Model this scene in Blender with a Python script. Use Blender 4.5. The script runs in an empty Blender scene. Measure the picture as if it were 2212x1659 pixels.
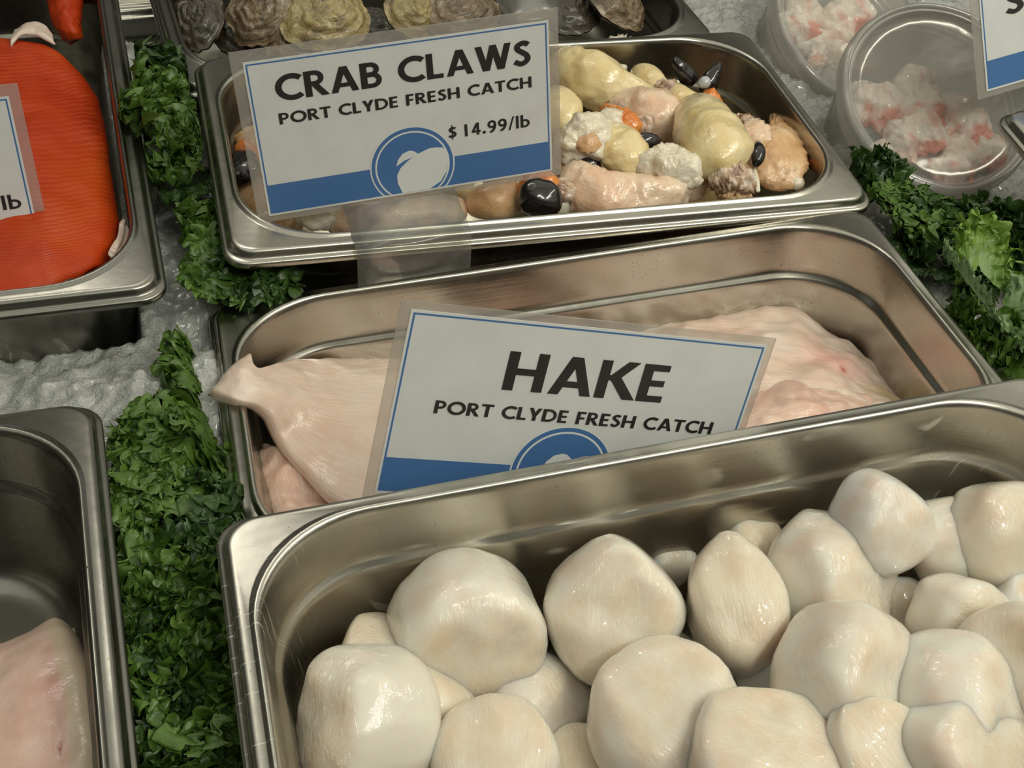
import bpy, bmesh, math, random
import numpy as np
from mathutils import Vector, Matrix, noise

# ------------------------------------------------------------------ camera, world, lights, exposure
SC = bpy.context.scene
COL = SC.collection
FPX, CX, CY = 2800.0, 1106.0, 829.5
CAM = np.array([-0.18591436, -0.55076821, 0.36712586])
RC = np.array([[0.9634171489, -0.2525529603, 0.0896905755],
               [-0.1127366898, -0.6855031654, -0.7192884324],
               [0.2431415963, 0.6828633922, -0.6888974900]])      # rows: camera right, down, forward
cd = bpy.data.cameras.new('camera')
cd.sensor_width = 36.0
cd.lens = 36.0 * FPX / 2212.0
cd.clip_start = 0.01
cam = bpy.data.objects.new('camera', cd)
COL.objects.link(cam)
cam.matrix_world = Matrix(((RC[0][0], -RC[1][0], -RC[2][0], CAM[0]),
                           (RC[0][1], -RC[1][1], -RC[2][1], CAM[1]),
                           (RC[0][2], -RC[1][2], -RC[2][2], CAM[2]), (0, 0, 0, 1)))
SC.camera = cam

w = bpy.data.worlds.new('World')
SC.world = w
w.use_nodes = True
wb = w.node_tree.nodes['Background']
wt = w.node_tree
wtc = wt.nodes.new('ShaderNodeTexCoord')
wdot = wt.nodes.new('ShaderNodeVectorMath')
wdot.operation = 'DOT_PRODUCT'
wdot.inputs[1].default_value = Vector((0.24, -0.05, 0.965)).normalized()
wr = wt.nodes.new('ShaderNodeValToRGB')
we = wr.color_ramp.elements            # dim shop walls below, a brighter ceiling above
for e, (p, c) in zip([we[0], we.new(.3), we.new(.4), we.new(.5), we[-1]],
                     [(0.0, (.049, .049, .041)), (.37, (.064, .064, .052)), (.51, (.15, .148, .122)), (.59, (.36, .352, .29)), (.67, (.73, .72, .61))]):
    e.position = p
    e.color = (*c, 1)
wt.links.new(wtc.outputs['Generated'], wdot.inputs[0])
wt.links.new(wdot.outputs['Value'], wr.inputs[0])
wt.links.new(wr.outputs[0], wb.inputs[0])
wb.inputs[1].default_value = 1.0


def area(name, loc, target, sx, sy, power, color):
    l = bpy.data.lights.new(name, 'AREA')
    l.shape = 'RECTANGLE'
    l.size, l.size_y = sx, sy
    l.energy = power
    l.color = color
    o = bpy.data.objects.new(name, l)
    COL.objects.link(o)
    o.location = loc
    o.rotation_euler = (Vector(target) - Vector(loc)).to_track_quat('-Z', 'Y').to_euler()
    return o


area('warm_case_lamp', (0.34, -0.46, 0.74), (0.06, -0.20, 0.0), 1.0, 0.018, 3.8, (0.98, 0.915, 0.72))
area('rear_flange_fill', (-0.30, 0.55, 0.98), (-0.17, -0.25, 0.0), 0.42, 0.16, 1.25, (1.0, 0.95, 0.84))  # added fill that brightens the scallop pan's flange, not a known lamp
area('cool_ceiling_lamp', (0.40, -1.00, 1.20), (0.05, -0.15, 0.0), 0.9, 0.030, 4.4, (0.89, 0.975, 0.97))

SC.view_settings.view_transform = 'Standard'
SC.view_settings.look = 'None'
SC.view_settings.exposure = 0.0
SC.view_settings.gamma = 1.0
SC.view_settings.use_curve_mapping = False
try:
    SC.cycles.use_denoising = True
    SC.cycles.use_adaptive_sampling = True
    SC.cycles.adaptive_threshold = 0.02
    SC.cycles.max_bounces = 8
    SC.cycles.transparent_max_bounces = 16
    SC.cycles.sample_clamp_indirect = 6.0
except Exception:
    pass

random.seed(7)
PI = math.pi


# ------------------------------------------------------------------ geometry helpers
def at(px, py, z):
    """the point of the pan plane z seen at that place of the photograph"""
    d = RC.T @ np.array([(px - CX) / FPX, (py - CY) / FPX, 1.0])
    s = (z - CAM[2]) / d[2]
    return CAM + s * d


def atm(M, px, py, z):
    """same, for a plane at height z in the frame of a tilted pan"""
    n = np.array(M.to_3x3().col[2])
    p0 = np.array(M @ Vector((0, 0, z)))
    d = RC.T @ np.array([(px - CX) / FPX, (py - CY) / FPX, 1.0])
    s = ((p0 - CAM) @ n) / (d @ n)
    return CAM + s * d


def atdepth(px, py, depth):
    return CAM + depth * (RC.T @ np.array([(px - CX) / FPX, (py - CY) / FPX, 1.0]))


def tag(o, label=None, cat=None, group=None, kind=None):
    if label: o['label'] = label
    if cat: o['category'] = cat
    if group: o['group'] = group
    if kind: o['kind'] = kind
    return o


def empty(name, loc=(0, 0, 0)):
    o = bpy.data.objects.new(name, None)
    o.empty_display_size = 0.01
    COL.objects.link(o)
    o.location = loc
    return o


def mesh_obj(name, verts, faces, mat, parent=None, smooth=True, uv=None, M=None, sharp=None):
    me = bpy.data.meshes.new(name)
    me.from_pydata([tuple(v) for v in verts], [], faces)
    if uv is not None:
        lay = me.uv_layers.new(name='UVMap')
        idx = np.empty(len(me.loops), dtype=np.int32)
        me.loops.foreach_get('vertex_index', idx)
        lay.data.foreach_set('uv', np.asarray(uv, dtype=np.float32)[idx].ravel())
    me.polygons.foreach_set('use_smooth', [smooth] * len(me.polygons))
    me.materials.append(mat)
    me.update()
    if sharp is not None and smooth:
        me.set_sharp_from_angle(angle=math.radians(sharp))
    o = bpy.data.objects.new(name, me)
    COL.objects.link(o)
    if M is not None:
        o.matrix_world = M
    if parent is not None:
        o.parent = parent
        o.matrix_parent_inverse = parent.matrix_basis.inverted()
    return o


def origin_to(o, p):
    """moves a mesh object's origin to p without moving its surface"""
    p = Vector(p)
    o.data.transform(Matrix.Translation(-p))
    o.location = p
    return o


def grid_faces(nu, nv, wrap_u=False, off=0):
    f = []
    for i in range(nu if wrap_u else nu - 1):
        a = off + i * nv
        b = off + ((i + 1) % nu) * nv
        for j in range(nv - 1):
            f.append((a + j, b + j, b + j + 1, a + j + 1))
    return f


def catmull(P, t):
    """P (n,...) control values, t in 0..1 array -> interpolated"""
    P = np.asarray(P, float)
    n = len(P)
    x = np.clip(np.asarray(t) * (n - 1), 0, n - 1 - 1e-9)
    i = x.astype(int)
    f = (x - i).reshape((-1,) + (1,) * (P.ndim - 1))
    ext = np.concatenate([[2 * P[0] - P[1]], P, [2 * P[-1] - P[-2]]])
    a, b, c, d = ext[i], ext[i + 1], ext[i + 2], ext[i + 3]
    return 0.5 * (2 * b + (c - a) * f + (2 * a - 5 * b + 4 * c - d) * f * f + (3 * b - a - 3 * c + d) * f ** 3)


def fbm(p, sc, seed, oct=3):
    v = Vector((p[0] * sc + seed * 7.13, p[1] * sc - seed * 3.7, p[2] * sc + seed * 1.9))
    return noise.fractal(v, 1.0, 2.0, oct, noise_basis='PERLIN_ORIGINAL')


def patch(name, rows, T, mat, parent=None, nu=70, nv=36, amp=0.0, sc=40.0, rr=None, seed=1, ripple=0.0):
    """a thick slab of flesh: a smooth sheet through the control rows, rounded at its rim"""
    rows = np.array(rows, float)
    tu, tv = np.linspace(0, 1, nu), np.linspace(0, 1, nv)
    A = catmull(rows, tu)
    S = catmull(A.transpose(1, 0, 2), tv).transpose(1, 0, 2)
    gu, gv = np.gradient(S, axis=0), np.gradient(S, axis=1)
    n = np.cross(gu, gv)
    n /= np.linalg.norm(n, axis=2, keepdims=True) + 1e-12
    if n[nu // 2, nv // 2, 2] < 0:
        n = -n
    Lu = np.linalg.norm(np.diff(S[:, nv // 2], axis=0), axis=1).sum()
    Lv = np.linalg.norm(np.diff(S[nu // 2], axis=0), axis=1).sum()
    U, V = np.meshgrid(tu, tv, indexing='ij')
    du, dv = np.minimum(U, 1 - U) * Lu, np.minimum(V, 1 - V) * Lv
    rr = rr or T
    q = lambda x: 1 - np.clip(x / rr, 0, 1)
    k = np.clip(1 - (q(du) ** 2.5 + q(dv) ** 2.5), 0, 1) ** 0.5
    if amp:
        N = np.array([[fbm(S[i, j], sc, seed) for j in range(nv)] for i in range(nu)])
        S = S + n * (N * amp)[..., None]
    if ripple:
        E = np.array([[fbm(S[i, j], 150, seed + 5, 2) for j in range(nv)] for i in range(nu)])
        S = S + n * (E * ripple)[..., None]
    top = S - n * (T * 0.5 * (1 - k))[..., None]
    bot = S - n * (T * 0.5 * (1 + k))[..., None]
    verts = list(top.reshape(-1, 3)) + list(bot.reshape(-1, 3))
    uv = np.stack([U.ravel(), V.ravel()], 1)
    uv = np.concatenate([uv, uv])
    f = grid_faces(nu, nv)
    o = nu * nv
    f += [tuple(reversed([x + o for x in q4])) for q4 in f]
    ring = [i * nv for i in range(nu)] + [(nu - 1) * nv + j for j in range(1, nv)] + \
           [i * nv + nv - 1 for i in range(nu - 2, -1, -1)] + [j for j in range(nv - 2, 0, -1)]
    for a, b in zip(ring, ring[1:] + ring[:1]):
        f.append((b, a, a + o, b + o))
    ob = mesh_obj(name, verts, f, mat, parent, uv=uv)
    bm = bmesh.new()
    bm.from_mesh(ob.data)
    bmesh.ops.remove_doubles(bm, verts=bm.verts, dist=1e-7)
    bmesh.ops.recalc_face_normals(bm, faces=bm.faces)
    bm.to_mesh(ob.data)
    bm.free()
    if parent is None:
        origin_to(ob, verts[o + o // 2])
    return ob


def tube(name, pts, mat, parent=None, nr=30, ns=54, flat=0.8, amp=0.0012, sc=90.0, seed=1, rag=(0, 0), rough=0.0, up=(0, 0, 1)):
    """a fleshy or shelly limb: pts = (x, y, z, radius) along its length; rag tears the start / the end"""
    P = np.array(pts, float)
    t = np.linspace(0, 1, ns)
    C = catmull(P[:, :3], t)
    Rr = np.maximum(catmull(P[:, 3], t), 3e-4)
    k = np.convolve(np.pad(Rr, 3, mode='edge'), np.ones(7) / 7, 'valid')
    Rr = k
    L = np.linalg.norm(np.diff(C, axis=0), axis=1).sum()
    s = np.concatenate([[0], np.cumsum(np.linalg.norm(np.diff(C, axis=0), axis=1))])
    e0 = np.clip(s / (Rr[0] * 0.8 + 1e-6), 0, 1)
    e1 = np.clip((L - s) / (Rr[-1] * 0.8 + 1e-6), 0, 1)
    Rr = Rr * np.sqrt(1 - (1 - e0) ** 2 * (0.12 if rag[0] else 1)) * np.sqrt(1 - (1 - e1) ** 2 * (0.12 if rag[1] else 1))
    Tn = np.gradient(C, axis=0)
    Tn /= np.linalg.norm(Tn, axis=1, keepdims=True) + 1e-12
    upv = np.array(up, float)
    verts = []
    for i in range(ns):
        a = np.cross(upv, Tn[i])
        if np.linalg.norm(a) < 0.2:
            a = np.cross(np.array([1.0, 0.3, 0]), Tn[i])
        a /= np.linalg.norm(a)
        b = np.cross(Tn[i], a)
        for j in range(nr):
            th = 2 * PI * j / nr
            d = a * math.cos(th) + b * math.sin(th) * flat
            p = C[i] + d * Rr[i]
            h = fbm(p, sc, seed) * amp
            if rough:
                h += (abs(fbm(p, sc * 3.2, seed + 3, 3)) - 0.25) * rough
            p = p + d * h
            for g, back, lim in ((rag[0], -1, e0[i]), (rag[1], 1, e1[i])):
                if g:
                    wgt = (1 - lim) ** 1.0
                    jag = fbm((math.cos(th) * 2.2, math.sin(th) * 2.2, seed * 3.1), 2.6, seed, 5) + 0.8 * fbm((math.cos(th) * 5, math.sin(th) * 5, seed * 1.3), 2.2, seed + 1, 2)
                    p = p + Tn[i] * back * wgt * g * (0.5 + 1.5 * jag)
            verts.append(p)
    f = grid_faces(ns, nr)
    for i in range(ns - 1):
        f.append((i * nr + nr - 1, (i + 1) * nr + nr - 1, (i + 1) * nr, i * nr))
    base = len(verts)
    m0, m1 = np.mean(verts[:nr], axis=0), np.mean(verts[-nr:], axis=0)
    if rag[0]: m0 = m0 + Tn[0] * rag[0] * 1.2
    if rag[1]: m1 = m1 - Tn[-1] * rag[1] * 1.2
    verts += [m0, m1]
    for j in range(nr):
        f.append((base, j, (j + 1) % nr))
        f.append((base + 1, (ns - 1) * nr + (j + 1) % nr, (ns - 1) * nr + j))
    o = mesh_obj(name, verts, f, mat, parent)
    bm = bmesh.new()
    bm.from_mesh(o.data)
    bmesh.ops.recalc_face_normals(bm, faces=bm.faces)
    bm.to_mesh(o.data)
    bm.free()
    if parent is None:
        origin_to(o, P[len(P) // 2, :3])
    return o


# ------------------------------------------------------------------ materials
class Nodes:
    def __init__(self, name):
        self.m = bpy.data.materials.new(name)
        self.m.use_nodes = True
        self.t = self.m.node_tree
        self.b = self.t.nodes['Principled BSDF']
        self.out = self.t.nodes['Material Output']

    def n(self, typ, **kw):
        nd = self.t.nodes.new(typ)
        for k, v in kw.items():
            if k.startswith('i_'):
                nd.inputs[k[2:].replace('_', ' ')].default_value = v
            else:
                setattr(nd, k, v)
        return nd

    def l(self, a, b):
        self.t.links.new(a, b)

    def set(self, **kw):
        for k, v in kw.items():
            self.b.inputs[k.replace('_', ' ')].default_value = v

    def coord(self, which='Object', scale=(1, 1, 1), rot=(0, 0, 0), loc=(0, 0, 0)):
        tc = self.n('ShaderNodeTexCoord')
        mp = self.n('ShaderNodeMapping')
        mp.inputs['Scale'].default_value = scale
        mp.inputs['Rotation'].default_value = rot
        mp.inputs['Location'].default_value = loc
        self.l(tc.outputs[which], mp.inputs[0])
        return mp.outputs[0]

    def noise(self, vec, scale, detail=3, rough=0.55, dist=0.0):
        nd = self.n('ShaderNodeTexNoise')
        nd.inputs['Scale'].default_value = scale
        nd.inputs['Detail'].default_value = detail
        nd.inputs['Roughness'].default_value = rough
        nd.inputs['Distortion'].default_value = dist
        self.l(vec, nd.inputs['Vector'])
        return nd.outputs['Fac']

    def ramp(self, fac, stops):
        r = self.n('ShaderNodeValToRGB')
        cr = r.color_ramp
        while len(cr.elements) < len(stops):
            cr.elements.new(0.5)
        for e, (p, c) in zip(cr.elements, stops):
            e.position = p
            e.color = (c, c, c, 1) if isinstance(c, (int, float)) else (*c, 1)
        self.l(fac, r.inputs[0])
        return r.outputs[0]

    def mix(self, fac, a, b, mode='MIX'):
        m = self.n('ShaderNodeMix', data_type='RGBA', blend_type=mode)
        for s, v in ((m.inputs[0], fac), (m.inputs[6], a), (m.inputs[7], b)):
            if isinstance(v, (int, float)):
                s.default_value = v
            elif isinstance(v, tuple):
                s.default_value = (*v, 1)
            else:
                self.l(v, s)
        return m.outputs[2]

    def math(self, op, a, b=0.0):
        m = self.n('ShaderNodeMath', operation=op)
        for s, v in ((m.inputs[0], a), (m.inputs[1], b)):
            if isinstance(v, (int, float)):
                s.default_value = v
            else:
                self.l(v, s)
        return m.outputs[0]

    def bump(self, h, strength, dist, prev=None):
        b = self.n('ShaderNodeBump')
        b.inputs['Strength'].default_value = strength
        b.inputs['Distance'].default_value = dist
        self.l(h, b.inputs['Height'])
        if prev is not None:
            self.l(prev, b.inputs['Normal'])
        return b.outputs[0]

    def uvspot(self, u, v, r0, r1, su=1.0, sv=1.0):
        """1 at a spot of the thing's own surface, 0 away from it"""
        vec = self.coord('UV', (su, sv, 1), (0, 0, 0), (-u * su, -v * sv, 0))
        ln = self.n('ShaderNodeVectorMath', operation='LENGTH')
        wob = self.noise(self.coord('UV'), 14, 3)
        self.l(vec, ln.inputs[0])
        d = self.math('ADD', ln.outputs['Value'], self.math('MULTIPLY', self.math('SUBTRACT', wob, 0.5), r1 * 0.8))
        return self.ramp(d, [(r0, 1.0), (r1, 0.0)])


def steel(name, tint=(0.48, 0.46, 0.40), rough=0.24, scratch=0.0, grime=0.5):
    s = Nodes(name)
    v = s.coord('Object')
    big = s.noise(v, 45, 4)
    brush = s.noise(s.coord('Object', (6, 6, 900)), 1.0, 2)
    spk = s.noise(v, 900, 2)
    area_ = s.noise(v, 30, 2)
    dirt = s.math('MULTIPLY', s.ramp(spk, [(0.66, 0.0), (0.72, 1.0)]), s.ramp(area_, [(0.45, 0.0), (0.62, grime)]))
    col = s.mix(s.ramp(big, [(0.3, 0.0), (0.75, 0.35)]), tint, tuple(c * 0.72 for c in tint))
    col = s.mix(dirt, col, (0.05, 0.045, 0.035))
    rg = s.math('ADD', rough - 0.07, s.math('MULTIPLY', big, 0.16))
    rg = s.math('ADD', rg, s.math('MULTIPLY', dirt, 0.3))
    nrm = s.bump(brush, 0.10, 0.0004)
    nrm = s.bump(s.noise(v, 60, 2), 0.05, 0.004, nrm)
    if scratch:
        ss = None
        for k, r in enumerate((0.3, 1.0, 1.9, 2.6)):
            ln = s.noise(s.coord('Object', (25, 900, 25), (0, 0, r), (k * 3.1, 0, 0)), 1.0, 1)
            ln = s.ramp(ln, [(0.70, 0.0), (0.74, 1.0)])
            ss = ln if ss is None else s.math('MAXIMUM', ss, ln)
        ss = s.math('MULTIPLY', ss, s.ramp(area_, [(0.42, 0.0), (0.6, scratch)]))
        col = s.mix(ss, col, (0.85, 0.83, 0.76))
        rg = s.math('ADD', rg, s.math('MULTIPLY', ss, 0.25))
    s.l(col, s.b.inputs['Base Color'])
    s.l(rg, s.b.inputs['Roughness'])
    s.set(Metallic=1.0)
    s.l(nrm, s.b.inputs['Normal'])
    return s.m


def flesh(name, stops, scale=40, sss=0.35, radius=(1.0, 0.5, 0.3), sdist=0.006, rough=0.35, coat=0.5, bump_sc=(300, 300, 300),
          bump_s=0.35, bump_d=0.0008, coords='Object', extra=None, fine=1.0, coat_r=0.07):
    s = Nodes(name)
    v = s.coord(coords)
    col = s.ramp(s.noise(v, scale, 4, 0.6, 0.3), stops)
    nrm = s.bump(s.noise(s.coord(coords, bump_sc), 1.0, 4, 0.6), bump_s, bump_d)
    nrm = s.bump(s.noise(s.coord('Object'), 700, 2), 0.25 * fine, 0.0003, nrm)
    if extra:
        ex = extra(s, col, nrm)
        col, nrm = ex[0], ex[1]
    s.l(col, s.b.inputs['Base Color'])
    s.l(nrm, s.b.inputs['Normal'])
    s.l(ex[2] if extra and len(ex) > 2 else nrm, s.b.inputs['Coat Normal'])
    s.set(Subsurface_Weight=sss, Subsurface_Radius=radius, Subsurface_Scale=sdist, Roughness=rough, Coat_Weight=coat, Coat_Roughness=coat_r)
    return s.m


def plain(name, col, rough=0.5, coat=0.0, spec=0.5):
    s = Nodes(name)
    s.set(Base_Color=(*col, 1), Roughness=rough, Coat_Weight=coat)
    s.b.inputs['Specular IOR Level'].default_value = spec
    return s.m


def clear_plastic(name, tint=(0.9, 0.9, 0.88), haze=0.25, gloss=0.12, rough=0.12, haze_noise=0.0):
    """thin clear plastic: mostly see-through, a little milky, with a sheen"""
    s = Nodes(name)
    tr = s.n('ShaderNodeBsdfTransparent')
    tr.inputs[0].default_value = (*tint, 1)
    df = s.n('ShaderNodeBsdfDiffuse')
    df.inputs[0].default_value = (0.8, 0.79, 0.76, 1)
    tl = s.n('ShaderNodeBsdfTranslucent')
    tl.inputs[0].default_value = (0.8, 0.79, 0.76, 1)
    gl = s.n('ShaderNodeBsdfGlossy')
    gl.inputs['Roughness'].default_value = rough
    m0 = s.n('ShaderNodeMixShader'); m0.inputs[0].default_value = 0.5
    s.l(df.outputs[0], m0.inputs[1]); s.l(tl.outputs[0], m0.inputs[2])
    m1 = s.n('ShaderNodeMixShader')
    if haze_noise:
        hz = s.math('ADD', haze - haze_noise * 0.5, s.math('MULTIPLY', s.noise(s.coord('Object'), 70, 3), haze_noise))
        s.l(hz, m1.inputs[0])
    else:
        m1.inputs[0].default_value = haze
    s.l(tr.outputs[0], m1.inputs[1]); s.l(m0.outputs[0], m1.inputs[2])
    lw = s.n('ShaderNodeFresnel'); lw.inputs['IOR'].default_value = 1.45
    fac = s.math('ADD', s.math('MULTIPLY', lw.outputs[0], 0.45), gloss * 0.2)
    m2 = s.n('ShaderNodeMixShader')
    s.l(fac, m2.inputs[0])
    s.l(m1.outputs[0], m2.inputs[1]); s.l(gl.outputs[0], m2.inputs[2])
    nb = s.bump(s.noise(s.coord('Object'), 45, 2), 0.12, 0.003)
    s.l(nb, gl.inputs['Normal'])
    s.l(m2.outputs[0], s.out.inputs['Surface'])
    return s.m


MAT = {}
MAT['steel'] = steel('brushed_steel')
MAT['steel_worn'] = steel('worn_steel', (0.52, 0.50, 0.44), 0.28, 1.0)
MAT['steel_dark'] = steel('dimmed_steel', (0.27, 0.262, 0.232), 0.26, 0.0, 0.8)  # same pan steel, its dimmer reflections put into a darker tint

# ------------------------------------------------------------------ steam pans
PANS = []


def rrect(hx, hy, r, nc=14, nsx=10, nsy=6):
    pts = []
    for cx, cy, a0, n_ in ((hx - r, hy - r, 0, nsx), (-hx + r, hy - r, 90, nsy), (-hx + r, -hy + r, 180, nsx), (hx - r, -hy + r, 270, nsy)):
        for i in range(nc + 1):
            a = math.radians(a0 + 90 * i / nc)
            pts.append((cx + r * math.cos(a), cy + r * math.sin(a)))
    # fill the straight runs so that every ring has the same point count
    out, n = [], nc + 1
    runs = (nsx, nsy, nsx, nsy)
    for c in range(4):
        out += pts[c * n:(c + 1) * n]
        a, b = pts[c * n + nc], pts[((c + 1) % 4) * n]
        for k in range(1, runs[c]):
            f = k / runs[c]
            out.append((a[0] + (b[0] - a[0]) * f, a[1] + (b[1] - a[1]) * f))
    return out


def make_pan(M, depth, mat, label, W=0.325, D=0.176, ledge=0.024, group='steel pans set in the ice', pit=0.0):
    prof = [(0.0009, -0.0082, 0.0115), (0.0002, -0.0080, 0.0115), (0.0, -0.0074, 0.0115), (0.0, -0.0054, 0.0115), (0.0004, -0.0047, 0.0114),
            (0.0012, -0.0043, 0.0112), (0.0019, -0.0043, 0.0111), (0.0024, -0.0039, 0.011), (0.0029, -0.0028, 0.011), (0.0033, -0.0013, 0.011),
            (0.0039, -0.0004, 0.011), (0.0047, -0.0001, 0.011), (0.0055, 0.0, 0.011),
            (0.0078, 0.0, 0.040), (0.0082, 0.0002, 0.041), (0.0087, 0.0009, 0.0415), (0.0093, 0.0013, 0.042), (0.0100, 0.0013, 0.042),
            (0.0106, 0.0008, 0.042), (0.0111, -0.0002, 0.042), (0.0114, -0.0018, 0.042), (0.0117, -0.006, 0.042),
            (0.0124, -ledge + 0.003, 0.042), (0.0127, -ledge + 0.0005, 0.042), (0.0134, -ledge - 0.001, 0.041), (0.0146, -ledge - 0.0022, 0.040),
            (0.0152, -ledge - 0.0036, 0.040), (0.0154, -ledge - 0.006, 0.040)]
    zb = -depth
    ins_b = 0.0154 + (depth - ledge - 0.006) * 0.06
    R = 0.012
    prof += [(0.0154 + (ins_b - 0.0154) * f, -ledge - 0.006 + (zb + R + ledge + 0.006) * f, 0.040) for f in (0.33, 0.66, 1.0)]
    for k in range(1, 7):
        a = PI / 2 * k / 6
        prof.append((ins_b + R * (1 - math.cos(a)), zb + R * (1 - math.sin(a)), 0.040 - 0.008 * k / 6))
    prof += [(ins_b + R + 0.012, zb, 0.024), (ins_b + R + 0.03, zb, 0.012)]
    verts, n = [], None
    for ins, z, r in prof:
        loop = rrect(W / 2 - ins, D / 2 - ins, r)
        n = len(loop)
        verts += [(x, y, z) for x, y in loop]
    f = []
    for k in range(len(prof) - 1):
        for i in range(n):
            j = (i + 1) % n
            f.append((k * n + i, k * n + j, (k + 1) * n + j, (k + 1) * n + i))
    f.append(tuple((len(prof) - 1) * n + i for i in range(n)))
    o = mesh_obj('steam_pan', verts, f, mat, M=M, sharp=70)
    bm = bmesh.new(); bm.from_mesh(o.data)
    bmesh.ops.recalc_face_normals(bm, faces=bm.faces)
    bm.normal_update()
    cz = [fc for fc in bm.faces if len(fc.verts) > 10][0]
    if cz.normal.z < 0:
        bmesh.ops.reverse_faces(bm, faces=bm.faces)
    bm.to_mesh(o.data); bm.free()
    sol = o.modifiers.new('sheet', 'SOLIDIFY')
    sol.thickness = 0.0007
    sol.offset = -1.0
    tag(o, label, 'pan', group)
    PANS.append((M, W, D, depth))
    return o


def rot_scaled(R, p, s):
    p = CAM + (np.array(p) - CAM) * s
    M = Matrix([list(r) for r in R]).to_4x4() @ Matrix.Diagonal((s, s, s, 1))
    M.translation = Vector(p)
    return M


def rz(x, y, z, deg, tx=0.0, ty=0.0):
    return Matrix.Translation((x, y, z)) @ Matrix.Rotation(math.radians(deg), 4, 'Z') @ Matrix.Rotation(math.radians(tx), 4, 'X') @ Matrix.Rotation(math.radians(ty), 4, 'Y')


M_CRAB = Matrix.Identity(4)
M_HAKE = rot_scaled([[0.99707, 0.01514, -0.07494], [-0.01001, 0.99761, 0.06836], [0.07579, -0.06741, 0.99484]], (-0.01208, -0.17887, -0.0034), 1.01)
M_SCAL = rot_scaled([[0.99745, 0.00233, -0.07133], [-0.002, 0.99999, 0.00471], [0.07134, -0.00456, 0.99744]], (-0.0204, -0.33675, 0.02712), 0.98)
M_OYST = rz(-0.0165, 0.172, -0.012, 4.2)
M_SALM = rz(-0.191 - 0.088 - 0.003, -0.109 + 0.1625, 0.0, 92.0)
M_STEAK = rz(-0.2185 - 0.088 + 0.006, -0.1695 - 0.1625, 0.008, 92.2, 0, 2.6)
M_RIGHT = None
make_pan(M_CRAB, 0.065, MAT['steel'], 'steel pan heaped with crab claws')
make_pan(M_HAKE, 0.100, MAT['steel'], 'deep steel pan holding the pale pink hake fillets')
make_pan(M_SCAL, 0.100, MAT['steel_worn'], 'scratched steel pan full of scallops, nearest the viewer')
make_pan(M_OYST, 0.065, MAT['steel_dark'], 'steel pan of oysters behind the crab claw pan')
make_pan(M_SALM, 0.075, MAT['steel_dark'], 'steel pan holding the orange salmon fillet', ledge=0.046)
make_pan(M_STEAK, 0.075, MAT['steel_dark'], 'steel pan with one pale fish steak, mostly empty')
c_r = at(2120, 243, 0.03)
M_RIGHT = rz(c_r[0] + 0.088 + 0.002, c_r[1] - 0.1625, 0.03, 90 - 3.0)
c_b = at(300, 45, -0.066)
M_BACK = rz(c_b[0] - 0.02, c_b[1] + 0.088, -0.060, 3.0)
make_pan(M_BACK, 0.050, MAT['steel'], 'steel pan end showing at the top between the salmon and oyster pans')
make_pan(M_RIGHT, 0.065, MAT['steel'], 'steel pan corner jutting in over the clear cup lid')

# ------------------------------------------------------------------ crushed ice bed and the case behind it
def ice_height(x, y):
    h = -0.038 + 0.007 * noise.noise(Vector((x * 14, y * 14, 3.0))) + 0.006 * noise.noise(Vector((x * 45, y * 45, 1.0)))
    mound = math.exp(-(((x + 0.196) / 0.05) ** 2 + ((y + 0.140) / 0.030) ** 2))
    h += 0.016 * mound
    h += 0.0028 * noise.fractal(Vector((x * 190, y * 190, 2.0)), 0.9, 2.1, 4)
    return h + 0.0035 * abs(noise.noise(Vector((x * 85, y * 85, 8.0))))


def build_ice():
    xs = np.arange(-0.42, 0.46, 0.002)
    ys = np.arange(-0.56, 0.31, 0.002)
    H = np.array([[ice_height(x, y) for y in ys] for x in xs])
    X, Y = np.meshgrid(xs, ys, indexing='ij')
    for k, (M, W, D, dep) in enumerate(PANS):
        Mi = np.array(M.inverted())
        Mm = np.array(M)
        lx = Mi[0, 0] * X + Mi[0, 1] * Y + Mi[0, 3]
        ly = Mi[1, 0] * X + Mi[1, 1] * Y + Mi[1, 3]
        gx, gy = (0.004, 0.010) if k < 3 else (0.0, 0.0)
        ins = 0.007 if k < 3 else 0.0135
        d = np.minimum(W / 2 - ins + gx - np.abs(lx), D / 2 - ins + gy - np.abs(ly))
        floor_ = Mm[2, 0] * lx + Mm[2, 1] * ly + Mm[2, 3] - dep - 0.0022
        t = np.clip(d / (0.005 if k < 3 else 0.0025), 0, 1)
        H = np.where(d > 0, np.minimum(H, H * (1 - t) + floor_ * t), H)
    H = np.where((Y > .17) & (X < -.10), np.minimum(H, -.112), H)
    verts = np.stack([X, Y, H], -1).reshape(-1, 3)
    s = Nodes('crushed_ice')
    v = s.coord('Object')
    g = s.noise(v, 420, 4, 0.65)
    n1 = s.bump(g, 1.0, 0.0022)
    n1 = s.bump(s.noise(v, 1100, 2), 0.9, 0.0009, n1)
    col = s.mix(s.ramp(s.noise(v, 60, 4), [(0.32, 0.0), (0.68, 1.0)]), (0.52, 0.53, 0.50), (0.72, 0.73, 0.70))
    s.l(col, s.b.inputs['Base Color'])
    s.l(n1, s.b.inputs['Normal'])
    s.set(Roughness=0.10, Coat_Weight=1.0, Coat_Roughness=0.05, Transmission_Weight=0.25, IOR=1.31, Subsurface_Weight=0.3, Subsurface_Scale=0.008, Subsurface_Radius=(0.9, 1.0, 1.0))
    o = mesh_obj('crushed_ice', verts, grid_faces(len(xs), len(ys)), s.m)
    tag(o, 'grey white crushed ice bed the steel pans are sunk into', 'ice', kind='stuff')


build_ice()


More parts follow.
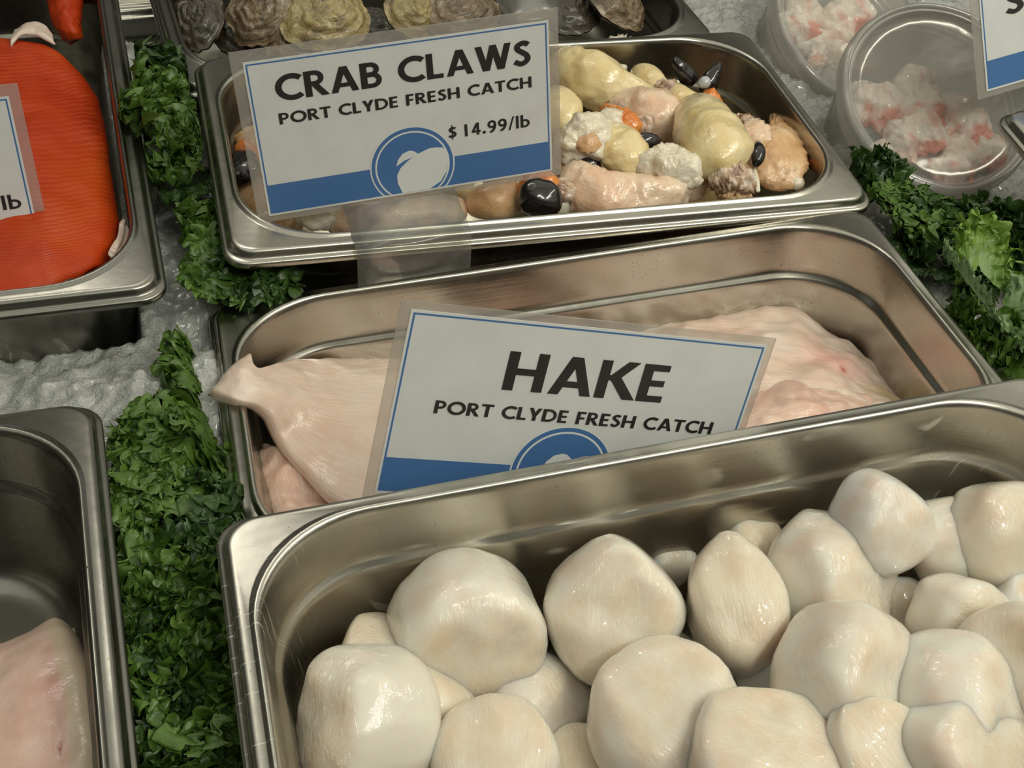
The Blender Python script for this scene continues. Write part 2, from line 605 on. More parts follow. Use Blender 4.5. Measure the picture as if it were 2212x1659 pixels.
def box(name, x0, x1, y0, y1, z0, z1, mat, bev=0.002, M=None):
    bm = bmesh.new()
    bmesh.ops.create_cube(bm, size=1.0)
    for v in bm.verts:
        v.co = Vector(((x0 + x1) / 2 + v.co.x * (x1 - x0), (y0 + y1) / 2 + v.co.y * (y1 - y0), (z0 + z1) / 2 + v.co.z * (z1 - z0)))
    if bev:
        bmesh.ops.bevel(bm, geom=list(bm.edges), offset=bev, segments=3, affect='EDGES')
    me = bpy.data.meshes.new(name)
    bm.to_mesh(me); bm.free()
    me.materials.append(mat)
    me.polygons.foreach_set('use_smooth', [True] * len(me.polygons))
    me.set_sharp_from_angle(angle=0.7)
    o = bpy.data.objects.new(name, me)
    COL.objects.link(o)
    if M is not None: o.matrix_world = M
    return o


tag(box('floor', -0.45, 0.48, -0.58, 0.62, -0.150, -0.140, plain('case_deck', (0.12, 0.12, 0.11), 0.5), 0), kind='structure')


# ------------------------------------------------------------------ printed price signs
GW = 0.19


def ln(x0, y0, x1, y1, wd=0.21):
    return [(x0 - wd / 2, y0), (x0 + wd / 2, y0), (x1 + wd / 2, y1), (x1 - wd / 2, y1)]


def bar(x0, x1, y0, y1):
    return [(x0, y0), (x1, y0), (x1, y1), (x0, y1)]


def stroke(path, wd):
    P = np.array(path, float)
    t = np.gradient(P, axis=0)
    t /= np.linalg.norm(t, axis=1, keepdims=True)
    nn = np.stack([-t[:, 1], t[:, 0]], 1) * wd / 2
    A, B = P + nn, P - nn
    return [[tuple(A[i]), tuple(A[i + 1]), tuple(B[i + 1]), tuple(B[i])] for i in range(len(P) - 1)]


def arc(cx, cy, rx, ry, a0, a1, n=26):
    return [(cx + rx * math.cos(math.radians(a0 + (a1 - a0) * i / n)), cy + ry * math.sin(math.radians(a0 + (a1 - a0) * i / n))) for i in range(n + 1)]


def bowl(x, xc, y0, y1, wd=GW, stretch=1.0):
    r = (y1 - y0 - wd) / 2
    c = (y0 + y1) / 2
    return stroke([(x, y1 - wd / 2)] + arc(xc, c, r * stretch, r, 90, -90, 22) + [(x, y0 + wd / 2)], wd)


def spl(pts, wd, n=40):
    return stroke([tuple(p) for p in catmull(np.array(pts, float), np.linspace(0, 1, n))], wd)


def glyph(c):
    S = bar(0, 0.21, 0, 1)
    if c == 'A': return [ln(.105, 0, .425, 1), ln(.765, 0, .445, 1), bar(.22, .66, .20, .36)], .87
    if c == 'B': return [S] + bowl(.1, .33, .45, 1, .17) + bowl(.1, .36, 0, .60, .17), .70
    if c == 'C': return stroke(arc(.52, .5, .42, .42, 48, 312, 40), .20), .83
    if c == 'D': return [S] + bowl(.1, .34, 0, 1, .18), .86
    if c == 'E': return [S, bar(0, .54, 0, .17), bar(0, .50, .42, .58), bar(0, .54, .83, 1)], .60
    if c == 'F': return [S, bar(0, .48, .40, .56), bar(0, .52, .83, 1)], .56
    if c == 'H': return [S, bar(.58, .79, 0, 1), bar(.1, .7, .41, .58)], .84
    if c == 'K': return [S, ln(.66, 1, .26, .48, .25), ln(.72, 0, .30, .62, .26)], .80
    if c == 'L': return [S, bar(0, .53, 0, .17)], .56
    if c == 'O': return stroke(arc(.52, .5, .42, .42, 0, 360, 60), .20), 1.04
    if c == 'P': return [S] + bowl(.1, .32, .38, 1, .17), .65
    if c == 'R': return [S, ln(.62, 0, .30, .48, .24)] + bowl(.1, .32, .42, 1, .17), .72
    if c == 'S': return spl([(.50, .82), (.40, .895), (.28, .90), (.14, .80), (.16, .66), (.30, .54), (.43, .42), (.47, .26), (.36, .12), (.22, .09), (.04, .20)], .19), .60
    if c == 'T': return [bar(0, .70, .83, 1), bar(.245, .455, 0, 1)], .71
    if c == 'W': return [ln(.10, 1, .33, 0, .21), ln(.58, 1, .35, 0, .21), ln(.58, 1, .81, 0, .21), ln(1.06, 1, .83, 0, .21)], 1.16
    if c == 'Y': return [ln(.12, 1, .37, .40, .23), ln(.64, 1, .39, .40, .23), bar(.275, .485, 0, .5)], .76
    if c == '$': return [[(x, .06 + y * .88) for x, y in q] for q in glyph('S')[0]] + [bar(.24, .31, -.1, 1.1)], .60
    if c == '1': return [bar(.05, .24, 0, 1)], .44
    if c == '4': return [bar(.36, .54, 0, 1), bar(.02, .64, .20, .36), ln(.10, .30, .44, 1, .19)], .68
    if c == '9': return stroke(arc(.31, .68, .22, .24, 0, 360, 40), .17) + spl([(.53, .66), (.50, .40), (.36, .14), (.16, .03)], .18, 20), .66
    if c == '.': return [arc(.13, .11, .12, .12, 0, 360, 16)], .30
    if c == '/': return [ln(.05, -.05, .36, 1.05, .12)], .44
    if c == 'l': return [bar(.02, .21, 0, 1.05)], .27
    if c == 'b': return [bar(0, .19, 0, 1.05)] + bowl(.1, .30, 0, .68, .16), .62
    return [], .34


def text_polys(s, x0, x1, yb, cap):
    out, x, gap = [], 0.0, 0.075
    for c in s:
        P, adv = glyph(c)
        out += [[(x + a, b) for a, b in q] for q in P]
        x += adv + gap
    k = (x1 - x0) / max((x - gap), 1e-6)
    return [[(x0 + a * k, yb + b * cap) for a, b in q] for q in out]


INK = plain('black_print', (0.022, 0.018, 0.018), 0.45)
BLUE = plain('blue_print', (0.060, 0.155, 0.36), 0.42)
WHITE = plain('white_print', (0.66, 0.67, 0.66), 0.42)
s = Nodes('white_card')
mot = s.noise(s.coord('Object'), 55, 3)
s.l(s.mix(s.ramp(mot, [(0.35, 0.0), (0.8, 1.0)]), (0.66, 0.67, 0.66), (0.60, 0.60, 0.585)), s.b.inputs['Base Color'])
s.set(Roughness=0.42, Coat_Weight=0.35, Coat_Roughness=0.18)
CARD = s.m
SLEEVE = clear_plastic('laminate', (0.93, 0.90, 0.86), 0.30, 0.16, 0.15, 0.10)
TAB = clear_plastic('clear_tab', (0.93, 0.93, 0.91), 0.10, 0.12, 0.15)
SW, SH = 0.134, 0.0724


def rodr(r):
    r = Vector(r)
    return Matrix.Rotation(r.length, 3, r.normalized())


def flat(name, polys, z, mat, parent, M):
    verts, faces = [], []
    for k, q in enumerate(polys):
        faces.append(tuple(range(len(verts), len(verts) + len(q))))
        verts += [(a, b, z + (k % 7) * 4e-6) for a, b in q]
    bm = bmesh.new()
    vs = [bm.verts.new(v) for v in verts]
    for fc in faces:
        try:
            f_ = bm.faces.new([vs[i] for i in fc])
            f_.normal_update()
            if f_.normal.z < 0: f_.normal_flip()
        except ValueError:
            pass
    me = bpy.data.meshes.new(name)
    bm.to_mesh(me); bm.free()
    me.materials.append(mat)
    o = bpy.data.objects.new(name, me)
    COL.objects.link(o)
    o.parent = parent
    return o


def make_sign(rot, pos, label, lines, mleft=0.0062, mtop=0.0062, mright=0.0056, mbot=0.0042):
    root = empty('price_sign', pos)
    root.rotation_euler = rodr(rot).to_euler()
    tag(root, label, 'sign', 'price signs in clear sleeves')
    X = lambda u: (u - 0.5) * SW
    Y = lambda v: (0.5 - v) * SH
    sl = box('sleeve', X(0) - mleft, X(1) + mright, Y(1) - mbot, Y(0) + mtop, -0.0006, -0.0001, SLEEVE, 0.0002)
    sl.parent = root
    sl['label'] = 'clear plastic sleeve'
    c = box('card', X(0) - 0.0010, X(1) + 0.0010, Y(1) - 0.0010, Y(0) + 0.0010, 0.0, 0.0003, CARD, 0)
    c.parent = root
    z0 = 0.00034
    t = 0.0007
    flat('border', [bar(X(0), X(1), Y(0) - t, Y(0)), bar(X(0), X(0) + t, Y(1), Y(0)), bar(X(1) - t, X(1), Y(1), Y(0)), bar(X(0), X(1), Y(1), Y(1) + t)], z0, BLUE, root, None)['label'] = 'thin blue border line'
    flat('blue_band', [bar(X(0), X(1), Y(1), Y(0.80))], z0 + 0.00003, BLUE, root, None)
    cx, cy = X(0.506), Y(0.822)
    cl = lambda pts: [(x, max(y, Y(1))) for x, y in pts]
    disc = lambda r: [cl(arc(cx, cy, r * SW, r * SW, 0, 360, 72))]
    lg = flat('round_logo', disc(0.1490), z0 + 0.00006, WHITE, root, None)
    lg['label'] = 'round blue and white emblem of a headland'
    flat('logo_ring', disc(0.1440), z0 + 0.00009, BLUE, lg, None)
    flat('logo_line', disc(0.1310), z0 + 0.00012, WHITE, lg, None)
    flat('logo_sea', disc(0.1250), z0 + 0.00015, BLUE, lg, None)
    land = [(.617, .724), (.590, .715), (.568, .716), (.527, .742), (.492, .778), (.463, .822), (.448, .871), (.448, .925), (.461, 1.0), (.56, 1.0), (.60, .96), (.625, .89), (.633, .822), (.630, .76)]
    isle = [(.449, .806), (.456, .766), (.474, .726), (.498, .710), (.513, .716), (.53, .743), (.512, .758), (.478, .775)]
    flat('logo_land', [[(X(a), Y(b)) for a, b in land], [(X(a), Y(b)) for a, b in isle]], z0 + 0.00018, WHITE, lg, None)
    for nm, txt, u0, u1, vb, cap in lines:
        flat(nm, text_polys(txt, X(u0), X(u1), Y(vb), cap * SH), z0 + 0.00021, INK, root, None)
    return root


make_sign((1.4148371521, -0.0747644949, 0.0725379790), (-0.0756086341, -0.0548668062, 0.0439978827),
          'white and blue price sign reading CRAB CLAWS, standing over the crab claws',
          [('title', 'CRAB CLAWS', .082, .945, .255, .163), ('subtitle', 'PORT CLYDE FRESH CATCH', .079, .944, .405, .073), ('price', '$ 14.99/lb', .640, .929, .672, .083)])
make_sign((1.3115840450, 0.0999158538, -0.1955752630), (-0.0498750702, -0.2392741523, 0.0316400372),
          'white and blue price sign reading HAKE, leaning in the hake pan',
          [('title', 'HAKE', .278, .750, .368, .215), ('subtitle', 'PORT CLYDE FRESH CATCH', .107, .925, .530, .073)], mtop=0.0040, mleft=0.0050, mright=0.0040)
make_sign((1.2855, -0.0073, 0.0577), (-0.312, -0.0359, 0.0099),
          'price sign ending in lb, lying against the orange salmon at left edge',
          [('price', '/lb', .8795, .972, .690, .090)])
make_sign((1.1281, -0.1339, 0.1661), (0.2916, -0.0291, 0.0805),
          'price sign cut off by the right edge, in front of the clear cup',
          [('title', 'S', .100, .182, .520, .16)])


def ribbon(name, path, wv, mat, thick=0.0003):
    """a strip of clear plastic bent along a path; wv = half-width vector"""
    P = catmull(np.array(path, float), np.linspace(0, 1, 40))
    wv = np.array(wv, float)
    verts, faces = [], []
    for p in P:
        verts += [p - wv, p, p + wv]
    faces = grid_faces(40, 3)
    o = mesh_obj(name, verts, faces, mat)
    sl = o.modifiers.new('sheet', 'SOLIDIFY')
    sl.thickness = thick
    return origin_to(o, P[20])


tag(ribbon('clear_tab', [(-0.079, -0.0605, 0.0060), (-0.0785, -0.070, 0.0046), (-0.078, -0.080, 0.0034), (-0.0775, -0.0895, 0.0016), (-0.0772, -0.0912, -0.004), (-0.077, -0.0918, -0.014), (-0.0768, -0.0922, -0.030)],
           (0.0268, 0.0008, 0.0020), TAB), 'clear plastic tab bent from the crab claws sign over the pan rim', 'tab')
oyt = [at(1140, -40, 0.014), at(1150, 20, 0.010), at(1160, 52, 0.004), at(1165, 64, -0.006)]
tag(ribbon('clear_tab', oyt, (0.017, 0.0015, 0.0), TAB), 'clear plastic tab hanging over the front rim of the oyster pan', 'tab')
# ------------------------------------------------------------------ scallops
def scallop_extra(s, col, nrm):
    oi = s.n('ShaderNodeObjectInfo')
    rn = oi.outputs['Random']
    c2 = s.mix(s.ramp(rn, [(0.0, 0.0), (0.5, 0.5), (1.0, 0.0)]), col, (0.70, 0.705, 0.67))
    # the cut faces are warmer and fibrous, the barrel side is smoother and white
    sep = s.n('ShaderNodeSeparateXYZ')
    s.l(s.coord('Normal'), sep.inputs[0])
    face = s.ramp(s.math('ABSOLUTE', sep.outputs[2]), [(0.60, 0.0), (0.97, 1.0)])
    blot = s.ramp(s.noise(s.coord('Object'), 75, 3), [(0.35, 0.25), (0.7, 1.0)])
    c3 = s.mix(s.math('MULTIPLY', face, blot), c2, (0.66, 0.52, 0.375))
    c3 = s.mix(s.math('MULTIPLY', s.ramp(s.noise(s.coord('Object', loc=(.3, .1, .2)), 48, 2), [(0.55, 0.0), (0.75, 0.6)]), 1.0), c3, (0.70, 0.515, 0.41))
    fib = s.noise(s.coord('Object', (130, 560, 240)), 1.0, 4, 0.65, 0.9)
    cell = s.noise(s.coord('Object'), 260, 3, 0.6, 0.8)
    rid0 = s.math('MULTIPLY', s.ramp(fib, [(0.40, 0.0), (0.62, 1.0)]), face)
    b1 = s.bump(rid0, 0.20, 0.0012, nrm)
    rid = s.math('ADD', s.ramp(fib, [(0.44, 0.0), (0.60, 1.0)]), s.ramp(cell, [(0.48, 0.0), (0.66, 1.0)]))
    b2 = s.n('ShaderNodeBump')
    b2.inputs['Distance'].default_value = 0.0034
    s.l(s.math('ADD', 0.14, s.math('MULTIPLY', face, 0.80)), b2.inputs['Strength'])
    s.l(rid, b2.inputs['Height'])
    s.l(s.bump(s.noise(s.coord('Object'), 90, 2), 0.35, 0.002, nrm), b2.inputs['Normal'])
    s.set(Coat_IOR=1.7)
    return c3, b1, b2.outputs[0]


SCM = flesh('scallop_flesh', [(0.25, (0.70, 0.625, 0.495)), (0.7, (0.745, 0.69, 0.58))], 55, 0.75, (1.0, 0.62, 0.40), 0.011, 0.32, 1.0,
            (70, 70, 90), 0.10, 0.0014, fine=.3, coat_r=.03, extra=scallop_extra)


SCB = flesh('scallop_flesh_pale', [(0.25, (0.72, 0.70, 0.64)), (0.7, (0.76, 0.75, 0.71))], 55, 0.75, (1.0, 0.7, 0.5), 0.011, 0.28, 1.0,
            (70, 70, 90), 0.10, 0.0014, fine=.3, coat_r=.03, extra=scallop_extra)


def make_scallop(center, R, T, axis, spin, label, seed, sq=3.5, lump=0.09, point=0.0, ell=1.0, press=2, mat=None):
    """a shucked scallop: a squat rounded barrel, lopsided and pressed flat where its neighbours touch it"""
    nu, nv = 96, 56
    rnd = random.Random(seed * 13 + 5)
    az = Vector(axis).normalized()
    up = Vector(-RC[1])
    ax = (up - az * up.dot(az)).normalized()
    ay = az.cross(ax)
    Q = Matrix((ax, ay, az)).transposed() @ Matrix.Rotation(math.radians(spin), 3, 'Z')
    cuts = []
    for k in range(press):
        a_ = rnd.uniform(0, 6.28)
        d = Vector((math.cos(a_), math.sin(a_), rnd.uniform(-.5, .9))).normalized()
        cuts.append((d, rnd.uniform(.76, .92)))
    verts = []
    for i in range(nu):
        th = 2 * PI * i / nu
        for j in range(nv):
            ph = -PI / 2 + PI * j / (nv - 1)
            ph = ph + 0.08 * math.sin(4 * ph)
            c, s_ = math.cos(ph), math.sin(ph)
            rr = abs(c) ** (2 / sq) if c > 1e-6 else 0
            zz = math.copysign(abs(s_) ** (2 / 3.7), s_)
            d = Vector((math.cos(th), math.sin(th), zz * 0.8))
            k = 1 + lump * noise.fractal(d * 0.9 + Vector((seed * 3.3, seed * 1.7, 0)), 1, 2, 2)
            k += 0.010 * noise.fractal(Vector((math.cos(th) * 6, math.sin(th) * 6, zz * 1.2 + seed)), 1, 2, 2)
            x, y, z = rr * R * k * math.cos(th), rr * R * k * math.sin(th) * ell, zz * T / 2
            if point:
                e = max(0.0, math.cos(th)) ** 5
                x += point * R * e * rr
                z *= 1 - 0.5 * e * rr * min(1, abs(point) * 2.5)
            z += T * 0.09 * noise.fractal(Vector((x * 45, y * 45, seed * 2.1)), 1, 2, 2) * (1 if z > 0 else 0.5)
            p = Vector((x, y, z))
            for d, lim in cuts:
                e = p.dot(d) - lim * R * abs(Vector((d.x, d.y, d.z * T / (2 * R))).length)
                e = 0.5 * (e + math.sqrt(e * e + (0.16 * R) ** 2)) - 0.02 * R
                if e > 0:
                    p = p - d * (e * 0.62)
            p = p * (1 + 0.004 * noise.noise(p * 220))
            verts.append(p)
    f = grid_faces(nu, nv, True)
    o = mesh_obj('scallop', verts, f, mat or SCM)
    bm = bmesh.new(); bm.from_mesh(o.data)
    bmesh.ops.remove_doubles(bm, verts=bm.verts, dist=1e-6)
    bmesh.ops.recalc_face_normals(bm, faces=bm.faces)
    bm.to_mesh(o.data); bm.free()
    o.matrix_world = Matrix.Translation(Vector(center)) @ Q.to_4x4()
    tag(o, label, 'scallop', 'raw scallops in the steel pan')
    return o


# px, py, height in the pan, radius, thickness, axis, spin, label, point, width ratio
SCL = [
    (788, 1562, -.040, .0255, .040, (-.90, -.15, .40), 10, 'big scallop in the front left corner of the scallop pan', 0, 1.0),
    (870, 1470, -.050, .0265, .030, (.45, .30, .80), 20, 'scallop with a glossy edge, tucked behind the front left corner one', 0, 1.1),
    (1008, 1360, -.042, .0265, .042, (.05, -.95, .30), 0, 'large smooth scallop beside the back left wall, showing its peach face', 0, 1.05),
    (796, 1335, -.066, .0150, .020, (.2, .2, .9), 0, 'small bluish scallop sliver showing in the back left corner', .2, 1.0),
    (1325, 1322, -.042, .0262, .036, (-.25, -.72, .65), -12, 'large ridged scallop against the back wall below the word FRESH', .10, 1.0),
    (1160, 1535, -.066, .0215, .030, (.35, -.40, .85), 30, 'bluish white scallop sunk between the three big left ones', .15, 1.0),
    (1442, 1560, -.040, .0272, .034, (-.05, -.12, .99), 40, 'broad glistening scallop in front of the large ridged one', 0, 1.0),
    (1592, 1312, -.040, .0252, .034, (-.25, -.30, .90), 14, 'upright oval scallop right of the large ridged one', .05, .72),
    (1450, 1208, -.058, .0105, .016, (.1, -.3, .9), 0, 'tiny white scallop nub against the back wall', .1, .9),
    (1630, 1190, -.052, .0140, .018, (.2, -.3, .9), -10, 'small pointed scallop peeking behind the upright oval one', .25, .9),
    (1795, 1262, -.042, .0245, .038, (.50, -.55, .65), -8, 'scallop rising to a blunt peak in the middle right of the pan', .24, 1.0),
    (1908, 1140, -.026, .0196, .032, (.20, -.75, .60), 10, 'white scallop standing highest at the back of the heap', .12, .95),
    (2055, 1185, -.046, .0205, .030, (.85, -.2, .45), 10, 'yellowish scallop right of the highest one', 0, 1.05),
    (2165, 1165, -.034, .0225, .032, (.15, -.70, .7), 20, 'pinkish scallop at the right edge against the back wall', 0, .95),
    (2075, 1345, -.040, .0195, .030, (.15, -.75, .6), 62, 'wedge shaped white scallop below the yellowish one', .34, .85),
    (2200, 1305, -.042, .0120, .020, (.2, -.4, .8), 0, 'small bright scallop end at the right edge', 0, 1),
    (1834, 1475, -.034, .0252, .040, (.45, -.55, .70), -6, 'pale scallop with a peaked top in front of the blunt peaked one', .22, 1.0),
    (2072, 1520, -.030, .0250, .036, (.55, -.40, .72), 25, 'cream scallop with pinkish grooves at lower right', .10, .95),
    (2215, 1445, -.028, .0220, .034, (-.7, -.3, .6), 0, 'smooth beige scallop cut off by the right edge', 0, 1.1),
    (1650, 1645, -.032, .0265, .028, (.1, -.10, .98), 60, 'flat glossy scallop at the bottom edge, mid pan', 0, 1.0),
    (1668, 1455, -.060, .0165, .022, (.6, -.3, .7), 20, 'narrow bluish scallop wedged in the gap right of the broad one', 0, .8),
    (1075, 1645, -.044, .0220, .026, (-.1, -.1, .97), 0, 'glossy cream scallop at the bottom edge, beside the corner one', 0, 1.0),
    (1250, 1655, -.064, .0150, .020, (.1, -.2, .95), 0, 'small scallop low at the bottom edge, left of the broad one', 0, 1),
    (1915, 1648, -.028, .0185, .014, (.1, -.35, .9), 30, 'thin yellowish scallop slice at the bottom edge', .2, 1.0),
    (2105, 1640, -.030, .0240, .026, (.4, -.3, .85), 50, 'scallop with a yellow tinge at the bottom right corner', .15, .9),
    (1945, 1330, -.060, .0145, .020, (.1, -.4, .9), 0, 'small pale scallop behind the peaked pale one', 0, .9),
    (1740, 1590, -.054, .0165, .020, (.1, -.3, .9), 0, 'small translucent scallop under the flat glossy one', 0, 1),
]
for k, (px, py, z, R, T, ax, sp, lab, pt, el) in enumerate(SCL):
    make_scallop(atm(M_SCAL, px, py, z), R, T, ax, sp, lab, k + 1, lump=0.09 if k not in (0, 2, 18) else 0.05, point=pt, ell=el, press=3 if k not in (0, 2) else 1, mat=SCB if k in (3, 5, 8, 11, 15, 20, 25, 26) else SCM)
for k in range(26):                    # the layer the visible ones lie on
    lx = -0.116 + (k % 9) * 0.0285 + random.uniform(-.003, .003)
    ly = -0.045 + (k // 9) * 0.043 + random.uniform(-.003, .003)
    p = M_SCAL @ Vector((lx, ly, -0.0845))
    if lx > 0.125: continue
    make_scallop(p, random.uniform(.0165, .0195), .024, (random.uniform(-.2, .2), random.uniform(-.2, .2), 1), random.uniform(0, 6), 'scallop buried at the bottom of the heaped scallop pan', 40 + k)

# ------------------------------------------------------------------ hake fillets
def hake_extra(s, col, nrm):
    fib = s.noise(s.coord('UV', (5, 60, 1)), 1.0, 3, 0.6, 0.8)
    n2 = s.bump(fib, 0.35, 0.0012, nrm)
    c = s.mix(s.ramp(fib, [(0.45, 0.0), (0.7, 0.45)]), col, (0.80, 0.71, 0.64))
    return c, n2


def hake_right(s, col, nrm):
    c, n2 = hake_extra(s, col, nrm)
    c = s.mix(s.math('MULTIPLY', s.uvspot(.70, .42, 0.0, 0.16, 1, .8), 0.55), c, (0.75, 0.28, 0.25))
    c = s.mix(s.math('MULTIPLY', s.uvspot(.72, .50, 0.0, 0.03, 1.3, .8), 0.9), c, (0.45, 0.06, 0.07))
    c = s.mix(s.math('MULTIPLY', s.uvspot(.90, .62, 0.02, 0.14, 1, .6), 0.65), c, (0.50, 0.34, 0.12))
    return c, n2


HK = [(0.25, (0.70, 0.47, 0.36)), (0.5, (0.74, 0.56, 0.46)), (0.78, (0.78, 0.66, 0.58))]
HKM = flesh('hake_flesh', HK, 30, 0.45, (1, .5, .35), .005, 0.30, 0.7, (60, 60, 60), 0.3, 0.002, extra=hake_extra)
HKR = flesh('hake_flesh_bruised', HK, 30, 0.45, (1, .5, .35), .005, 0.30, 0.7, (60, 60, 60), 0.3, 0.002, extra=hake_right)
HKP = flesh('hake_flesh_pink', [(0.3, (0.68, 0.38, 0.29)), (0.7, (0.76, 0.55, 0.44))], 45, 0.4, (1, .5, .35), .004, 0.25, 0.8, (90, 90, 90), 0.4, 0.002, extra=hake_extra)


def P(M, rows):
    return [[atm(M, *p) for p in r] for r in rows]


def food(o, label, cat, group):
    return tag(o, label, cat, group)


HG = 'hake fillets in the deep pan'
food(patch('hake_fillet', P(M_HAKE, [
    [(543, 748, .0045), (494, 786, .0055), (443, 838, .0045)],
    [(560, 790, .0030), (530, 824, .0075), (508, 866, .0050)],
    [(630, 770, -.012), (606, 832, -.001), (580, 896, -.004)],
    [(715, 765, -.030), (690, 870, -.014), (640, 1000, -.018)],
    [(850, 738, -.044), (800, 880, -.024), (735, 1085, -.020)],
    [(1000, 722, -.048), (950, 900, -.034), (900, 1130, -.030)],
    [(1120, 715, -.050), (1080, 900, -.038), (1040, 1130, -.036)]]), .008, HKM, amp=.0013, sc=55, seed=3, ripple=.0003), 'hake fillet folded over the left rim of its pan', 'fish', HG)
food(patch('hake_fillet', P(M_HAKE, [
    [(553, 925, -.024), (640, 940, -.030), (800, 960, -.040)],
    [(560, 990, -.022), (650, 1000, -.026), (800, 1020, -.036)],
    [(585, 1075, -.022), (680, 1090, -.026), (800, 1110, -.034)],
    [(620, 1180, -.026), (700, 1180, -.030), (800, 1200, -.036)]]), .014, HKP, amp=.006, sc=50, seed=8, ripple=.0008), 'pink glistening hake piece below the folded fillet, by the left wall', 'fish', HG)
food(patch('hake_fillet', P(M_HAKE, [
    [(1000, 728, -.056), (980, 840, -.050), (960, 1000, -.050)],
    [(1200, 712, -.056), (1180, 840, -.050), (1150, 1000, -.050)],
    [(1310, 692, -.054), (1300, 800, -.046), (1300, 980, -.048)],
    [(1388, 681, -.054), (1400, 780, -.048), (1420, 960, -.050)]]), .014, HKP, amp=.003, sc=50, seed=11), 'tan hake fillet edge showing just above the HAKE sign', 'fish', HG)
food(patch('hake_fillet', P(M_HAKE, [
    [(1300, 735, -.050), (1300, 810, -.038), (1300, 900, -.034)],
    [(1390, 684, -.050), (1380, 780, -.036), (1370, 920, -.030)],
    [(1580, 664, -.048), (1560, 760, -.034), (1550, 920, -.030)],
    [(1690, 651, -.046), (1690, 760, -.032), (1690, 900, -.030)],
    [(1778, 690, -.048), (1790, 790, -.034), (1800, 900, -.030)],
    [(1880, 765, -.050), (1885, 825, -.042), (1890, 900, -.034)],
    [(1975, 836, -.056), (1980, 860, -.052), (1985, 900, -.048)]]), .013, HKR, amp=.0035, sc=45, seed=5, nu=90, nv=50, ripple=.0004), 'big hake fillet with a red bruise, right of the HAKE sign', 'fish', HG)
food(patch('hake_fillet', P(M_HAKE, [
    [(1480, 900, -.036), (1480, 960, -.030), (1480, 1040, -.030)],
    [(1600, 850, -.031), (1600, 920, -.024), (1600, 1010, -.026)],
    [(1710, 806, -.029), (1715, 880, -.021), (1720, 980, -.024)],
    [(1800, 828, -.031), (1805, 880, -.024), (1810, 960, -.026)],
    [(1915, 852, -.040), (1915, 890, -.034), (1915, 940, -.034)]]), .012, HKP, amp=.003, sc=60, seed=9, ripple=.0006), 'hake fillet fold lying in front of the bruised fillet', 'fish', HG)

# ------------------------------------------------------------------ salmon
def salmon_extra(s, col, nrm):
    wv = s.n('ShaderNodeTexWave', wave_type='BANDS', bands_direction='X')
    wv.inputs['Scale'].default_value = 27.0
    wv.inputs['Distortion'].default_value = 3.6
    wv.inputs['Detail'].default_value = 2.0
    wv.inputs['Detail Scale'].default_value = 1.6
    s.l(s.coord('UV', (1.0, 0.35, 1)), wv.inputs['Vector'])
    lines = s.ramp(wv.outputs['Fac'], [(0.55, 0.0), (0.95, 1.0)])
    reg = s.ramp(s.noise(s.coord('UV', (1.2, 1.2, 1)), 2.2, 2), [(0.35, 0.15), (0.6, 1.0)])
    m = s.math('MULTIPLY', lines, s.math('MULTIPLY', reg, 0.42))
    c = s.mix(m, col, (0.54, 0.105, 0.014))
    n2 = s.bump(wv.outputs['Fac'], 0.22, 0.0005, nrm)
    return c, n2


SAM = flesh('salmon_flesh', [(0.3, (0.34, 0.016, 0.001)), (0.55, (0.43, 0.034, 0.002)), (0.8, (0.48, 0.062, 0.004))], 22, 0.10, (1, .3, .12), .003, 0.45, 0.12,
            (80, 80, 80), 0.2, 0.001, extra=salmon_extra)
SKIN = plain('pale_belly_edge', (0.62, 0.50, 0.42), 0.35, 0.4)
DSKIN = plain('dark_fish_skin', (0.045, 0.030, 0.028), 0.3, 0.5)


SAM.node_tree.nodes['Principled BSDF'].inputs['Specular IOR Level'].default_value = 0.25


def PW(rows):
    return [[at(*p) for p in r] for r in rows]


SG = 'salmon fillets in the left pan'
sal = food(patch('salmon_fillet', PW([
    [(-160, 85, -.022), (-40, 70, -.016), (60, 85, -.018)],
    [(-150, 130, -.018), (20, 105, -.010), (135, 108, -.016)],
    [(-140, 240, -.016), (50, 215, -.006), (218, 190, -.018)],
    [(-140, 380, -.015), (70, 360, -.004), (246, 340, -.014)],
    [(-140, 520, -.015), (90, 500, -.004), (266, 470, -.013)],
    [(-130, 640, -.015), (90, 590, -.006), (240, 560, -.013)],
    [(-100, 710, -.020), (60, 652, -.012), (165, 612, -.016)]]), .018, SAM, nu=110, nv=60, amp=.002, sc=30, seed=2), 'long orange salmon fillet with wavy muscle lines', 'fish', SG)
patch('skin_edge', PW([[(22, 104, -.011), (22, 84, -.009), (30, 62, -.010)], [(44, 78, -.008), (50, 64, -.0065), (56, 50, -.009)], [(72, 74, -.008), (80, 62, -.007), (90, 48, -.009)], [(118, 96, -.010), (118, 86, -.009), (116, 74, -.011)]]),
      .0016, SKIN, sal, nu=30, nv=16, amp=.0008, sc=120, seed=4)['label'] = 'silvery white curled skin edge'
patch('belly_flap', PW([[(236, 575, -.011), (243, 560, -.008), (252, 545, -.008)], [(250, 545, -.009), (258, 525, -.006), (268, 510, -.008)], [(262, 495, -.010), (268, 480, -.008), (274, 466, -.010)]]),
      .003, SKIN, sal, nu=20, nv=12, seed=6)['label'] = 'pale pink flap of belly'
patch('skin_flap', PW([[(110, 640, -.010), (124, 622, -.008), (138, 612, -.009)], [(140, 622, -.009), (148, 608, -.006), (152, 598, -.006)], [(168, 618, -.012), (172, 612, -.010), (176, 606, -.010)]]),
      .002, DSKIN, sal, nu=18, nv=10, seed=7)['label'] = 'dark corner of skin'
